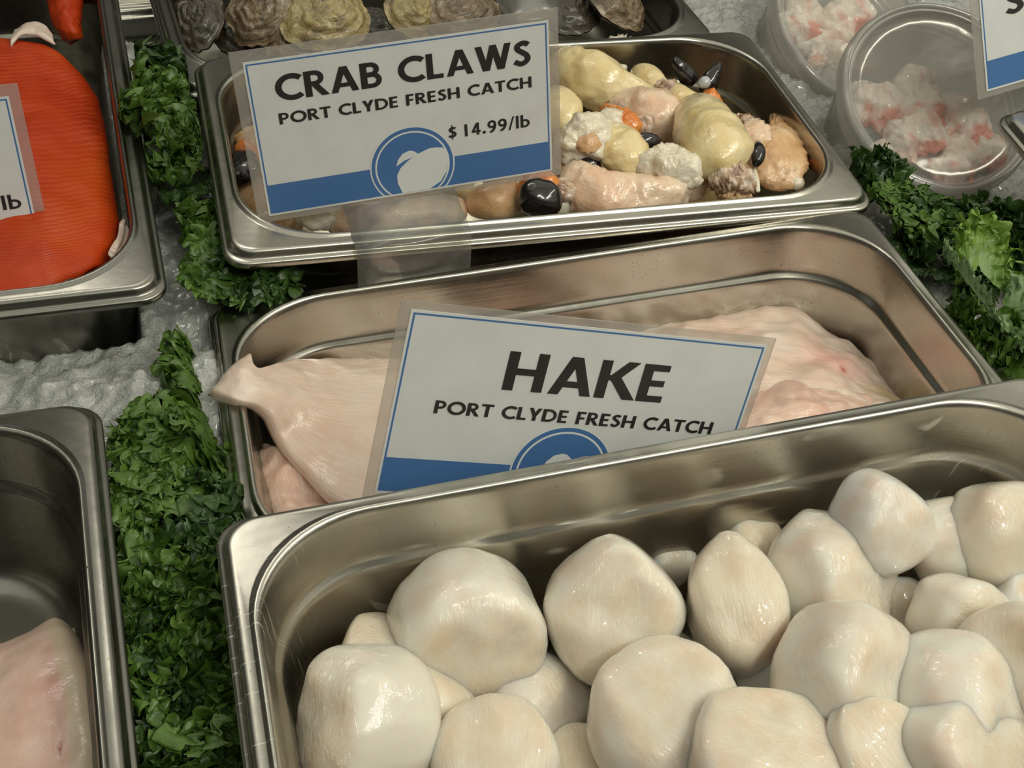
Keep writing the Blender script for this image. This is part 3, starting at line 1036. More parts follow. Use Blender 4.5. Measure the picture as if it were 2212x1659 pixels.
food(patch('salmon_fillet', PW([
    [(80, -60, -.014), (130, -70, -.010), (190, -70, -.014)],
    [(92, 10, -.014), (140, 0, -.008), (188, 0, -.014)],
    [(105, 60, -.016), (150, 60, -.010), (186, 62, -.016)],
    [(140, 100, -.022), (165, 90, -.018), (190, 86, -.022)]]), .012, SAM, nu=40, nv=24, amp=.003, sc=60, seed=12), 'small brownish orange salmon piece behind the long fillet', 'fish', SG)
food(patch('salmon_fillet', PW([
    [(-160, 130, -.026), (-100, 128, -.022), (-40, 126, -.022)],
    [(-120, 118, -.026), (-40, 112, -.020), (14, 108, -.021)],
    [(-120, 160, -.024), (-40, 150, -.020), (20, 135, -.022)]]), .010, SAM, nu=30, nv=24, seed=13), 'salmon fillet tip at the left edge, half under the long fillet', 'fish', SG)

# ------------------------------------------------------------------ pale fish steak
def steak_extra(s, col, nrm):
    sep = s.n('ShaderNodeSeparateXYZ')
    wob = s.noise(s.coord('UV'), 6, 3)
    s.l(s.coord('UV'), sep.inputs[0])
    vv = s.math('ADD', sep.outputs[1], s.math('MULTIPLY', s.math('SUBTRACT', wob, 0.5), 0.12))
    c = s.mix(s.ramp(vv, [(0.70, 0.0), (0.80, 1.0)]), col, (0.66, 0.53, 0.40))
    c = s.mix(s.math('MULTIPLY', s.ramp(sep.outputs[0], [(0.0, 1.0), (0.18, 0.0)]), 0.7), c, (0.66, 0.53, 0.40))
    blood = s.math('MAXIMUM', s.uvspot(.60, .67, 0.0, 0.035, 0.9, 1.1), s.math('MULTIPLY', s.uvspot(.44, .67, 0.0, 0.13, 0.5, 1.5), 0.22))
    c = s.mix(s.math('MULTIPLY', blood, 0.9), c, (0.28, 0.015, 0.02))
    return c, nrm


STM = flesh('pale_steak_flesh', [(0.3, (0.66, 0.40, 0.33)), (0.7, (0.74, 0.55, 0.46))], 45, 0.4, (1, .5, .35), .005, 0.38, 0.4, (140, 140, 140), 0.35, 0.0012, extra=steak_extra)
tag(patch('fish_steak', PW([
    [(-60, 1385, -.040), (50, 1345, -.038), (124, 1306, -.034)],
    [(-70, 1460, -.032), (60, 1410, -.026), (160, 1350, -.026)],
    [(-80, 1560, -.030), (70, 1500, -.022), (196, 1440, -.020)],
    [(-90, 1690, -.030), (80, 1640, -.022), (214, 1560, -.018)],
    [(-100, 1800, -.030), (80, 1760, -.022), (226, 1690, -.018)],
    [(-110, 1960, -.030), (80, 1900, -.024), (238, 1840, -.020)]]), .024, STM, nu=80, nv=50, amp=.0015, sc=40, seed=21, rr=.010),
    'pale pink fish steak with cream rim and a blood spot, in the lower left pan', 'fish')
# ------------------------------------------------------------------ crab claws
def crab_extra(s, col, nrm):
    v = s.coord('Object')
    st = s.ramp(s.noise(v, 120, 5, 0.7, 1.0), [(0.60, 0.0), (0.72, 1.0)])
    ar = s.ramp(s.noise(v, 38, 2), [(0.50, 0.0), (0.62, 0.55)])
    return s.mix(s.math('MULTIPLY', st, ar), col, (0.36, 0.17, 0.08)), nrm


CG = 'crab claws heaped in the pan'
CREAM = flesh('crab_meat_cream', [(0.3, (0.72, 0.54, 0.24)), (0.6, (0.78, 0.65, 0.38)), (0.8, (0.80, 0.70, 0.50))], 45, 0.35, (1, .6, .3), .004, 0.28, 0.7, (90, 90, 90), 0.5, .0022, extra=crab_extra)
PINK = flesh('crab_meat_pink', [(0.3, (0.70, 0.42, 0.26)), (0.55, (0.76, 0.58, 0.42)), (0.8, (0.78, 0.66, 0.52))], 55, 0.35, (1, .5, .3), .004, 0.3, 0.6, (110, 110, 110), 0.6, .0022, extra=crab_extra)
PALE = flesh('crab_meat_white', [(0.3, (0.74, 0.63, 0.46)), (0.7, (0.80, 0.75, 0.64))], 70, 0.4, (1, .6, .4), .004, 0.28, 0.7, (140, 140, 140), 0.8, .0024)
TAN = flesh('crab_shell_tan', [(0.3, (0.50, 0.26, 0.11)), (0.55, (0.66, 0.42, 0.22)), (0.8, (0.72, 0.55, 0.36))], 50, 0.2, (1, .5, .3), .003, 0.35, 0.4, (260, 260, 260), 0.5, .001, extra=crab_extra)
ORANGE = flesh('crab_shell_orange', [(0.35, (0.62, 0.15, 0.02)), (0.6, (0.74, 0.27, 0.05)), (0.8, (0.70, 0.42, 0.2))], 60, 0.15, (1, .4, .2), .003, 0.3, 0.6, (200, 200, 200), 0.4, .001)
BLACK = plain('claw_tip_black', (0.010, 0.008, 0.009), 0.16, 0.6)
ROT = flesh('cut_joint', [(0.35, (0.14, 0.06, 0.03)), (0.5, (0.55, 0.38, 0.26)), (0.65, (0.80, 0.74, 0.66))], 130, 0.2, (1, .5, .3), .003, 0.3, 0.6, (300, 300, 300), 0.8, .0015)


def px(*pts):
    """(px, py, height, radius) -> world tube points"""
    return [tuple(at(a, b, z)) + (r,) for a, b, z, r in pts]


def claw(label, parts):
    root = empty('crab_claw', at(*parts[0][1][0][:3]))
    tag(root, label, 'crab claw', CG)
    for k, (nm, pts, mat, kw) in enumerate(parts):
        o = tube(nm, px(*pts), mat, None, seed=hash(label) % 1 + k * 3 + len(label), **kw)
        o.parent = root
        o.location = o.location - root.location
    return root


VUP = tuple(-RC[2])
K = dict(up=VUP, flat=.85)
claw('big cream crab claw lobe with torn end, touching the CRAB CLAWS sign', [
    ('meat', [(1200, 140, -.014, .010), (1235, 152, -.008, .0135), (1285, 172, -.006, .0158), (1325, 195, -.009, .0140), (1362, 212, -.012, .0095)], CREAM, dict(rag=(0, .012), amp=.0016, nr=72, **K)),
    ('meat', [(1200, 120, -.012, .006), (1222, 128, -.008, .007), (1240, 140, -.008, .004)], PINK, dict(amp=.002, **K))])
claw('translucent white crab meat flake behind the big cream lobe', [
    ('meat', [(1345, 90, -.014, .005), (1330, 112, -.012, .009), (1325, 140, -.016, .009), (1320, 170, -.02, .006)], PALE, dict(rag=(.006, 0), amp=.003, rough=.002, up=VUP, flat=.6))])
claw('narrow cream crab leg with a yellow oval tip at the back of the heap', [
    ('shell_tip', [(1376, 152, -.012, .005), (1392, 164, -.009, .0078), (1412, 180, -.008, .0075), (1432, 198, -.010, .0052)], CREAM, dict(amp=.0005, **K)),
    ('joint', [(1422, 180, -.007, .0045), (1440, 196, -.006, .0060), (1448, 206, -.008, .0050)], ROT, dict(amp=.002, rough=.003, **K)),
    ('meat', [(1440, 190, -.010, .0062), (1470, 212, -.006, .0072), (1505, 232, -.007, .0066), (1535, 250, -.011, .004)], CREAM, dict(amp=.0006, **K)),
    ('shell_edge', [(1422, 216, -.012, .0025), (1450, 226, -.012, .0035), (1478, 246, -.013, .0025)], ORANGE, dict(amp=.0008, **K))])
claw('large yellow cream crab claw lying end-on in the middle right of the heap', [
    ('meat', [(1500, 225, -.012, .007), (1512, 258, -.004, .0150), (1535, 300, .001, .0178), (1556, 345, .000, .0178), (1572, 385, -.006, .0140)], CREAM, dict(amp=.0014, nr=48, ns=64, up=VUP, flat=.9)),
    ('joint', [(1532, 398, -.006, .0050), (1560, 390, -.004, .0075), (1590, 388, -.004, .0080), (1618, 384, -.007, .0055)], ROT, dict(amp=.003, rough=.0042, ns=70, nr=40, **K)),
    ('joint', [(1545, 418, -.012, .005), (1580, 415, -.010, .0065), (1612, 410, -.012, .005)], TAN, dict(amp=.003, rough=.004, **K)),
    ('shell_edge', [(1472, 298, -.006, .0010), (1474, 325, -.004, .0022), (1486, 350, -.004, .0016)], TAN, dict(amp=.0006, **K)),
    ('tendon', [(1622, 350, -.008, .0015), (1632, 385, -.008, .0018), (1638, 415, -.009, .0012)], PALE, dict(amp=.0002, **K)),
    ('tendon', [(1606, 330, -.008, .0020), (1618, 370, -.008, .0024), (1622, 400, -.010, .0014)], TAN, dict(amp=.0002, **K))])
claw('pair of black crab pincer tips standing up by the back right wall', [
    ('claw_tip', [(1456, 126, .002, .0016), (1462, 138, .001, .0032), (1480, 158, -.004, .0050), (1498, 182, -.010, .0055)], BLACK, dict(amp=.0007, **K)),
    ('claw_tip', [(1556, 136, .004, .0017), (1546, 152, .002, .0036), (1532, 178, -.003, .0052), (1528, 205, -.010, .0050)], BLACK, dict(amp=.0007, **K)),
    ('shell', [(1520, 196, -.006, .004), (1532, 212, -.009, .0055), (1548, 235, -.012, .005), (1566, 262, -.014, .003)], ORANGE, dict(amp=.0012, rough=.001, **K)),
    ('shell_chip', [(1508, 186, -.003, .0016), (1522, 178, -.001, .0036), (1534, 172, .000, .0022)], plain('grey_shell', (.42, .44, .45), .3, .5), dict(amp=.0005, **K))])
claw('pinkish white crab meat chunk behind the orange shell piece', [
    ('meat', [(1320, 250, -.018, .008), (1360, 238, -.011, .0125), (1410, 248, -.008, .0145), (1450, 270, -.012, .0110), (1475, 288, -.018, .005)], PINK, dict(amp=.002, rough=.001, nr=40, **K))])
claw('orange crab shell piece ending in a black pincer tip, centre of the heap', [
    ('shell', [(1312, 238, -.006, .0030), (1335, 250, -.002, .0055), (1358, 266, -.001, .0062), (1376, 288, -.003, .0045)], ORANGE, dict(rag=(.004, 0), amp=.0012, rough=.001, **K)),
    ('claw_tip', [(1374, 302, -.001, .0030), (1390, 304, .001, .0046), (1412, 306, .000, .0042), (1430, 311, -.002, .0018)], BLACK, dict(amp=.0003, **K)),
    ('joint', [(1372, 275, -.004, .004), (1392, 268, -.005, .006), (1410, 268, -.007, .004)], ROT, dict(amp=.002, **K))])
claw('ragged white crab meat piece beside the price on the sign', [
    ('meat', [(1196, 318, -.006, .007), (1235, 312, -.002, .0105), (1275, 296, .001, .0115), (1310, 272, .000, .0085), (1335, 255, -.004, .005)], PALE, dict(rag=(0, .011), amp=.0036, rough=.0009, nr=64, ns=72, **K)),
    ('meat', [(1300, 295, -.006, .009), (1335, 315, -.003, .0125), (1352, 348, -.005, .0120), (1350, 382, -.012, .007)], CREAM, dict(amp=.0022, nr=40, **K)),
    ('shell', [(1200, 300, -.002, .003), (1240, 296, .003, .0055), (1275, 310, .004, .0050), (1300, 318, .001, .0025)], TAN, dict(amp=.0015, rough=.002, up=VUP, flat=.5))])
claw('curled pale crab meat piece left of the large yellow claw', [
    ('meat', [(1388, 372, -.010, .006), (1412, 358, -.003, .0100), (1448, 358, -.001, .0110), (1478, 376, -.003, .0095), (1484, 412, -.009, .007)], PALE, dict(rag=(.008, 0), amp=.0026, rough=.0016, nr=60, **K))])
claw('pink and cream crab claw with an orange and black end, along the front rim', [
    ('meat', [(1214, 415, -.014, .0085), (1250, 405, -.009, .0125), (1300, 422, -.009, .0118), (1370, 424, -.010, .0105), (1440, 416, -.010, .0100), (1486, 405, -.013, .007)], PINK, dict(amp=.0025, rough=.001, nr=40, ns=70, **K)),
    ('shell', [(1134, 414, -.010, .004), (1150, 412, -.006, .0095), (1180, 408, -.005, .0100), (1206, 405, -.006, .0080)], ORANGE, dict(amp=.001, rough=.001, **K)),
    ('claw_tip', [(1130, 432, -.008, .0035), (1148, 428, -.004, .0088), (1182, 426, -.003, .0090), (1206, 422, -.004, .0070)], BLACK, dict(amp=.0012, **K)),
    ('joint', [(1212, 396, -.006, .0045), (1216, 412, -.004, .0070), (1222, 436, -.006, .0050)], ROT, dict(amp=.002, rough=.002, **K))])
claw('tan crab shell piece with a ragged edge at the right end of the heap', [
    ('shell', [(1690, 268, -.012, .0050), (1690, 300, -.008, .0125), (1682, 345, -.010, .0150), (1674, 390, -.016, .0130), (1668, 412, -.020, .008)], TAN, dict(rag=(.017, 0), amp=.003, rough=.002, nr=80, up=VUP, flat=.36)),
    ('meat', [(1716, 330, -.016, .003), (1724, 352, -.013, .0055), (1722, 376, -.016, .004)], ORANGE, dict(amp=.001, **K)),
    ('meat', [(1705, 385, -.018, .004), (1720, 398, -.017, .005), (1718, 410, -.020, .003)], PALE, dict(amp=.001, **K))])
claw('pink crab piece with a black thorn between the yellow claw and the tan shell', [
    ('meat', [(1590, 272, -.016, .006), (1620, 290, -.010, .0095), (1640, 315, -.010, .0085), (1645, 345, -.015, .006)], PINK, dict(amp=.002, rough=.002, **K)),
    ('claw_tip', [(1637, 305, -.002, .0012), (1639, 322, .000, .0036), (1636, 345, -.002, .0034), (1630, 362, -.005, .0010)], BLACK, dict(amp=.0003, **K)),
    ('joint', [(1582, 262, -.010, .003), (1604, 264, -.006, .0042), (1626, 266, -.007, .0038), (1642, 262, -.009, .0018)], ROT, dict(amp=.0022, rough=.002, **K))])
claw('cream crab lobe half hidden by the right edge of the sign', [
    ('meat', [(1190, 215, -.016, .010), (1208, 240, -.010, .0125), (1218, 268, -.012, .0105), (1225, 292, -.018, .007)], CREAM, dict(amp=.0014, **K))])
claw('dark crab pincer lying under the ragged white meat', [
    ('claw_tip', [(1236, 352, -.010, .003), (1256, 354, -.009, .0050), (1280, 358, -.009, .0048), (1296, 362, -.012, .002)], BLACK, dict(amp=.0008, **K)),
    ('shell', [(1206, 345, -.016, .006), (1225, 352, -.013, .008), (1245, 360, -.015, .006)], TAN, dict(amp=.002, **K))])
claw('reddish crab piece in the hollow under the large yellow claw', [
    ('meat', [(1480, 392, -.018, .006), (1505, 400, -.016, .008), (1528, 402, -.018, .006)], PINK, dict(amp=.003, **K))])
claw('crab claw with dark pincers at the left end of the crab pan', [
    ('claw_tip', [(515, 335, -.014, .003), (526, 350, -.010, .0062), (532, 378, -.010, .0070), (540, 400, -.014, .003)], BLACK, dict(amp=.0016, **K)),
    ('shell', [(512, 325, -.013, .0025), (528, 322, -.008, .0042), (545, 335, -.009, .0052), (560, 360, -.012, .0050)], ORANGE, dict(amp=.0012, **K)),
    ('meat', [(530, 290, -.014, .006), (548, 310, -.012, .0085), (560, 345, -.014, .009), (570, 400, -.018, .008)], TAN, dict(amp=.002, rough=.002, **K))])
claw('reddish crab leg low in the front left corner of the crab pan', [
    ('meat', [(525, 400, -.026, .008), (550, 425, -.024, .012), (600, 460, -.024, .012), (660, 480, -.026, .009)], TAN, dict(amp=.003, rough=.002, **K))])
claw('pinkish crab meat seen through the tab under the sign', [
    ('meat', [(700, 475, -.018, .006), (760, 470, -.012, .0098), (850, 466, -.010, .0110), (940, 458, -.012, .0100), (1000, 448, -.018, .006)], PINK, dict(amp=.002, **K))])
claw('pale crab meat below the lower left of the sign', [
    ('meat', [(640, 455, -.016, .006), (690, 458, -.010, .0090), (740, 448, -.012, .0080), (780, 440, -.018, .005)], PALE, dict(amp=.002, rough=.002, **K))])
claw('translucent tan crab piece between the tab and the orange and black claw', [
    ('meat', [(1015, 432, -.016, .006), (1050, 436, -.012, .0092), (1095, 430, -.011, .0090), (1140, 420, -.016, .006)], TAN, dict(amp=.001, **K))])
CB = [(600, 380, CREAM), (680, 330, PINK), (760, 300, TAN), (640, 250, PINK), (840, 260, CREAM), (740, 380, CREAM), (860, 390, PINK), (960, 320, TAN), (980, 400, CREAM), (1080, 360, PINK), (1060, 250, CREAM), (930, 200, TAN), (1130, 300, CREAM), (1120, 180, PINK), (830, 180, TAN)]
for k, (a, b, m) in enumerate(CB):
    dx, dy = random.uniform(20, 42), random.uniform(-26, 26)
    claw('crab claw hidden behind the CRAB CLAWS sign', [
        ('meat', [(a - dx, b - dy, -.026, .008), (a, b, -.022, .0135), (a + dx, b + dy, -.026, .007)], m, dict(amp=.002, **K))])
for k, (lx, ly) in enumerate([(.035, -.035), (.075, -.045), (.105, -.030), (.05, .005), (.09, .01), (.02, .03), (.06, .035), (.115, -.05)]):
    c = Vector((lx, ly, -.040))
    d = Vector((math.cos(k * 1.3), math.sin(k * 1.3), 0)) * .018
    o = tube('crab_claw', [tuple(c - d) + (.010,), tuple(c) + (.015,), tuple(c + d) + (.009,)], (PINK, TAN, CREAM)[k % 3], seed=60 + k, amp=.002)
    tag(o, 'crab claw buried under the visible claws of the heap', 'crab claw', CG)

# ------------------------------------------------------------------ oysters
def oyster_mat(name, stops):
    s = Nodes(name)
    v = s.coord('Object')
    col = s.ramp(s.noise(v, 60, 5, 0.7, 1.2), stops)
    lay = s.noise(s.coord('Object', (60, 60, 420)), 1.0, 4, 0.7, 0.6)
    nrm = s.bump(lay, 0.8, 0.002)
    nrm = s.bump(s.noise(v, 350, 4, 0.7), 0.6, 0.0012, nrm)
    s.l(s.mix(s.ramp(lay, [(0.35, 0.6), (0.6, 0.0)]), col, (0.05, 0.035, 0.02)), s.b.inputs['Base Color'])
    s.l(nrm, s.b.inputs['Normal'])
    s.set(Roughness=0.42, Coat_Weight=0.45, Coat_Roughness=0.2)
    return s.m


OY1 = oyster_mat('oyster_brown', [(0.3, (0.04, 0.028, 0.016)), (0.5, (0.20, 0.13, 0.065)), (0.7, (0.50, 0.42, 0.31))])
OY2 = oyster_mat('oyster_yellow', [(0.3, (0.10, 0.07, 0.03)), (0.48, (0.36, 0.27, 0.10)), (0.62, (0.46, 0.36, 0.17)), (0.78, (0.62, 0.55, 0.42))])
OY3 = oyster_mat('oyster_dark', [(0.3, (0.012, 0.010, 0.008)), (0.6, (0.06, 0.045, 0.028)), (0.8, (0.15, 0.11, 0.07))])


def oyster(pxy, z, a, b, h, ang, tilt, mat, label, seed):
    c = at(pxy[0], pxy[1], z)
    M = Matrix.Translation(Vector(c)) @ Matrix.Rotation(math.radians(tilt[0]), 4, 'X') @ Matrix.Rotation(math.radians(tilt[1]), 4, 'Y') @ Matrix.Rotation(math.radians(ang), 4, 'Z')
    root = empty('oyster')
    root.matrix_world = M
    tag(root, label, 'oyster', 'oysters in the back pan')
    for nm, sg in (('upper_shell', 1), ('lower_shell', -1)):
        verts, nu, nv = [], 80, 26
        for i in range(nu):
            th = 2 * PI * i / nu
            for j in range(nv):
                r = j / (nv - 1)
                k = 1 + .16 * noise.noise(Vector((math.cos(th) * 1.4, math.sin(th) * 1.4, seed))) + .07 * noise.noise(Vector((math.cos(th) * 6, math.sin(th) * 6, seed + 3))) * r
                k *= 1 - 0.30 * max(0, math.cos(th)) ** 3
                x, y = a * r * k * math.cos(th), b * r * k * math.sin(th)
                step = math.sin(r * 26 + 2.5 * noise.noise(Vector((math.cos(th) * 3, math.sin(th) * 3, seed)))) * .05
                zz = h * ((1 - r ** 2.4) * (0.75 if sg > 0 else 1.0) + step * (r > .15) + .25 * noise.fractal(Vector((x * 90, y * 90, seed)), 1, 2, 3) * (0.3 + r * .7))
                edge = .10 * h * noise.noise(Vector((math.cos(th) * 4, math.sin(th) * 4, seed + 9))) * r ** 6
                verts.append((x, y, sg * max(zz * (1 - r ** 12) + .0006, .0004) + edge))
        o = mesh_obj(nm, verts, grid_faces(nu, nv, True), mat)
        o.parent = root
    return root


oyster((712, 26), -.006, .031, .024, .011, 20, (35, 5), OY2, 'big yellowish oyster just above the CRAB CLAWS sign', 1)
oyster((560, 30), -.008, .027, .019, .011, -150, (35, -18), OY1, 'brown ridged oyster with a pale lip, left of the big yellowish one', 2)
oyster((640, -10), -.022, .024, .017, .010, 60, (20, 10), OY3, 'dark oyster in the gap behind the yellowish one', 3)
oyster((428, 40), -.018, .024, .018, .011, 80, (20, -25), OY3, 'dark oyster in the left end of the oyster pan', 4)
oyster((640, 92), -.020, .020, .015, .009, 10, (25, 0), OY1, 'small dark oyster by the top left of the sign', 5)
oyster((898, 18), -.010, .022, .020, .009, -40, (40, 18), OY2, 'olive oyster tilted right of the big yellowish one', 6)
oyster((1000, 20), -.012, .030, .020, .009, 15, (30, 0), OY1, 'long brown oyster lying above the word CLAWS', 7)
oyster((1120, 2), -.014, .026, .019, .010, 60, (25, 8), OY3, 'dark oyster behind the clear tab, right of the long brown one', 8)
oyster((1335, 8), -.016, .027, .021, .009, -20, (25, 25), OY1, 'oyster with a yellow edge in the right end of the oyster pan', 9)
oyster((1230, 15), -.020, .027, .020, .009, 30, (20, 0), OY3, 'grey dark oyster half behind the sign top corner', 10)
oyster((520, 85), -.028, .022, .016, .009, 120, (10, 0), OY3, 'dark oyster low in the front of the oyster pan', 11)
oyster((800, 60), -.030, .024, .018, .009, 120, (10, 0), OY3, 'dark oyster under the big yellowish one', 12)

# ------------------------------------------------------------------ clear cups of lobster meat
CUP = clear_plastic('cup_plastic', (0.90, 0.89, 0.86), 0.34, 0.15, 0.14)
LID = clear_plastic('lid_plastic', (0.94, 0.93, 0.91), 0.20, 0.16, 0.12, 0.12)
RIM = clear_plastic('lid_rim_plastic', (0.85, 0.85, 0.82), 0.46, 0.22, 0.12)


def lobster_mat():
    s = Nodes('lobster_meat')
    v = s.coord('Object')
    f = s.ramp(s.noise(v, 34, 3, 0.55, 0.3), [(0.49, 0.0), (0.60, 1.0)])
    c = s.mix(f, (0.86, 0.80, 0.72), (0.74, 0.20, 0.13))
    c = s.mix(s.ramp(s.noise(v, 90, 3), [(0.3, 0.0), (0.8, 0.35)]), c, (0.82, 0.62, 0.52))
    s.l(c, s.b.inputs['Base Color'])
    s.l(s.bump(s.noise(v, 130, 4, 0.6), 0.7, 0.0025), s.b.inputs['Normal'])
    s.set(Roughness=0.35, Subsurface_Weight=0.3, Subsurface_Scale=0.004, Coat_Weight=0.4)
    return s.m


LOB = lobster_mat()


def lathe(name, prof, mat, parent, n=96, sharp=None):
    verts = []
    for i in range(n):
        a = 2 * PI * i / n
        verts += [(r * math.cos(a), r * math.sin(a), z) for r, z in prof]
    o = mesh_obj(name, verts, grid_faces(n, len(prof), True), mat, sharp=sharp)
    o.parent = parent
    return o


def cup(pxy, depth, normal, label, blobs, R=0.0585, tall=0.072):
    c = Vector(atdepth(pxy[0], pxy[1], depth))
    q = Vector(normal).normalized().to_track_quat('Z', 'Y')
    root = empty('deli_cup')
    root.matrix_world = Matrix.Translation(c) @ q.to_matrix().to_4x4()
    tag(root, label, 'plastic cup', 'clear cups of lobster meat')
    k = R / .0585
    b = lathe('cup_body', [(.0, -tall), (.038 * k, -tall), (.0405 * k, -tall + .0015), (.0420 * k, -tall + .004), (.0520 * k, -.022), (.0530 * k, -.0215), (.0533 * k, -.018), (.0545 * k, -.0175), (.0550 * k, -.006), (.0562 * k, -.003)], CUP, root, sharp=50)
    b.modifiers.new('wall', 'SOLIDIFY').thickness = .0005
    lathe('lid_rim', [(.0562 * k, -.0090), (.0580 * k, -.0095), (.0585 * k, -.0085), (.0585 * k, -.0050), (.0578 * k, -.0040), (.0580 * k, -.0025), (.0572 * k, -.0004), (.0558 * k, .0003), (.0545 * k, -.0004), (.0538 * k, -.0016), (.0530 * k, -.0008), (.0522 * k, -.0012), (.0515 * k, -.0030)], RIM, root)
    lathe('lid', [(.0515 * k, -.0030), (.0505 * k, -.0036), (.044 * k, -.0034), (.030 * k, -.0032), (.0001, -.0031)], LID, root)
    M = root.matrix_world
    for i, (x, y, z, r, lab, st) in enumerate(blobs):
        pts = []
        a = i * 1.9 + len(label)
        dv = Vector((math.cos(a), math.sin(a), .1)) * r * st
        for t_, rr in ((-1.5, .50), (-.6, 1.05), (.1, .85), (.7, 1.08), (1.5, .55)):
            p = M @ (Vector((x, y, z)) + dv * t_)
            pts.append(tuple(p) + (r * rr,))
        o = tube('lobster_meat', pts, LOB, seed=i * 5 + len(label), amp=r * .38, sc=75, rough=r * .16, nr=52, flat=.85, up=tuple(M.to_3x3().col[2]))
        tag(o, lab, 'lobster meat', 'lobster meat in the clear cups')
    return root


cup((2035, 205), .718, (-.05, -.52, .85), 'clear lidded cup of red and white lobster meat under the right hand sign', [
    (-.030, .004, -.022, .013, 'coral lobster meat against the left side of the front cup', 1.0),
    (-.004, .006, -.018, .0125, 'white lobster chunk with a thin red edge near the middle of the front cup', 1.2),
    (-.012, -.018, -.018, .0145, 'rounded white lobster chunk below the red band in the front cup', .9),
    (.020, -.008, -.020, .014, 'red lobster meat band at the right of the front cup', 1.0),
    (.012, -.032, -.018, .0125, 'white crumbly lobster meat at the bottom of the front cup', 1.0),
    (.032, -.026, -.021, .010, 'small red tipped lobster piece at the lower right of the front cup', .9),
    (-.026, -.030, -.024, .011, 'pink lobster piece at the lower left of the front cup', .9)])
cup((1850, 52), .822, (.16, -.50, .85), 'clear lidded cup of lobster meat behind the front cup', [
    (-.006, -.020, -.017, .015, 'pale pink lobster chunk under the lid of the middle cup', .9),
    (-.020, -.004, -.021, .0125, 'red edged lobster piece left in the middle cup', .9),
    (.012, .014, -.020, .016, 'white lobster chunk at the back of the middle cup', .9),
    (.012, -.034, -.022, .012, 'pink lobster piece at the front of the middle cup', .9),
    (-.022, .022, -.022, .015, 'white lobster meat at the upper left of the middle cup', 1.0)])
cup((1603, -118), .935, (.0, -.45, .88), 'clear cup of lobster meat furthest back, above the oyster pan', [
    (-.008, -.030, -.018, .015, 'pink lobster meat near the front of the furthest cup', .9),
    (-.030, -.012, -.020, .013, 'white lobster meat at the left of the furthest cup', .9),
    (.018, -.022, -.020, .014, 'pale lobster meat at the right of the furthest cup', .9),
    (.0, .015, -.022, .018, 'lobster meat at the back of the furthest cup', .9)])

# ------------------------------------------------------------------ kale
def kale_mat(name, a, b, rib):
    s = Nodes(name)
    v = s.coord('UV')
    sep = s.n('ShaderNodeSeparateXYZ')
    s.l(v, sep.inputs[0])
    base = s.ramp(s.noise(s.coord('Object'), 90, 4, 0.6), [(0.3, a), (0.72, b)])
    ang = s.math('MULTIPLY', sep.outputs[0], 15.0)
    fr = s.math('ABSOLUTE', s.math('SUBTRACT', s.math('FRACT', s.math('ADD', ang, s.math('MULTIPLY', s.noise(v, 9, 2), 0.8))), 0.5))
    vein = s.math('MULTIPLY', s.ramp(fr, [(0.0, 1.0), (0.07, 0.0)]), s.ramp(sep.outputs[1], [(0.15, 0.8), (0.85, 0.0)]))
    tip = s.math('MULTIPLY', s.ramp(sep.outputs[1], [(0.72, 0.0), (1.0, 0.55)]), s.ramp(s.noise(s.coord('Object'), 160, 2), [(0.4, 0.3), (0.7, 1.0)]))
    base = s.mix(tip, base, tuple(min(1, c * 1.7) for c in b))
    s.l(s.mix(vein, base, rib), s.b.inputs['Base Color'])
    nrm = s.bump(s.noise(s.coord('Object'), 260, 4, 0.6), 0.5, 0.0012)
    nrm = s.bump(vein, 0.4, -0.0008, nrm)
    s.l(nrm, s.b.inputs['Normal'])
    s.set(Roughness=0.42, Coat_Weight=0.15, Coat_Roughness=0.25, Subsurface_Weight=0.0)
    tl = s.n('ShaderNodeBsdfTranslucent')
    tl.inputs[0].default_value = (*tuple(min(1, c * 1.4) for c in b), 1)
    mx = s.n('ShaderNodeMixShader'); mx.inputs[0].default_value = 0.22
    s.l(s.b.outputs[0], mx.inputs[1]); s.l(tl.outputs[0], mx.inputs[2])
    s.l(mx.outputs[0], s.out.inputs['Surface'])
    return s.m


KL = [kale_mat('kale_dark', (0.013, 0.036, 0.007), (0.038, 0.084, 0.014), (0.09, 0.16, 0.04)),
      kale_mat('kale_green', (0.030, 0.072, 0.010), (0.086, 0.160, 0.022), (0.15, 0.25, 0.06)),
      kale_mat('kale_bright', (0.090, 0.180, 0.022), (0.200, 0.320, 0.055), (0.30, 0.43, 0.15)),
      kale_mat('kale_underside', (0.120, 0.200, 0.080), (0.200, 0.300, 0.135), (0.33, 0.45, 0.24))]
STEM = plain('kale_stem', (0.26, 0.38, 0.09), 0.4, 0.2)


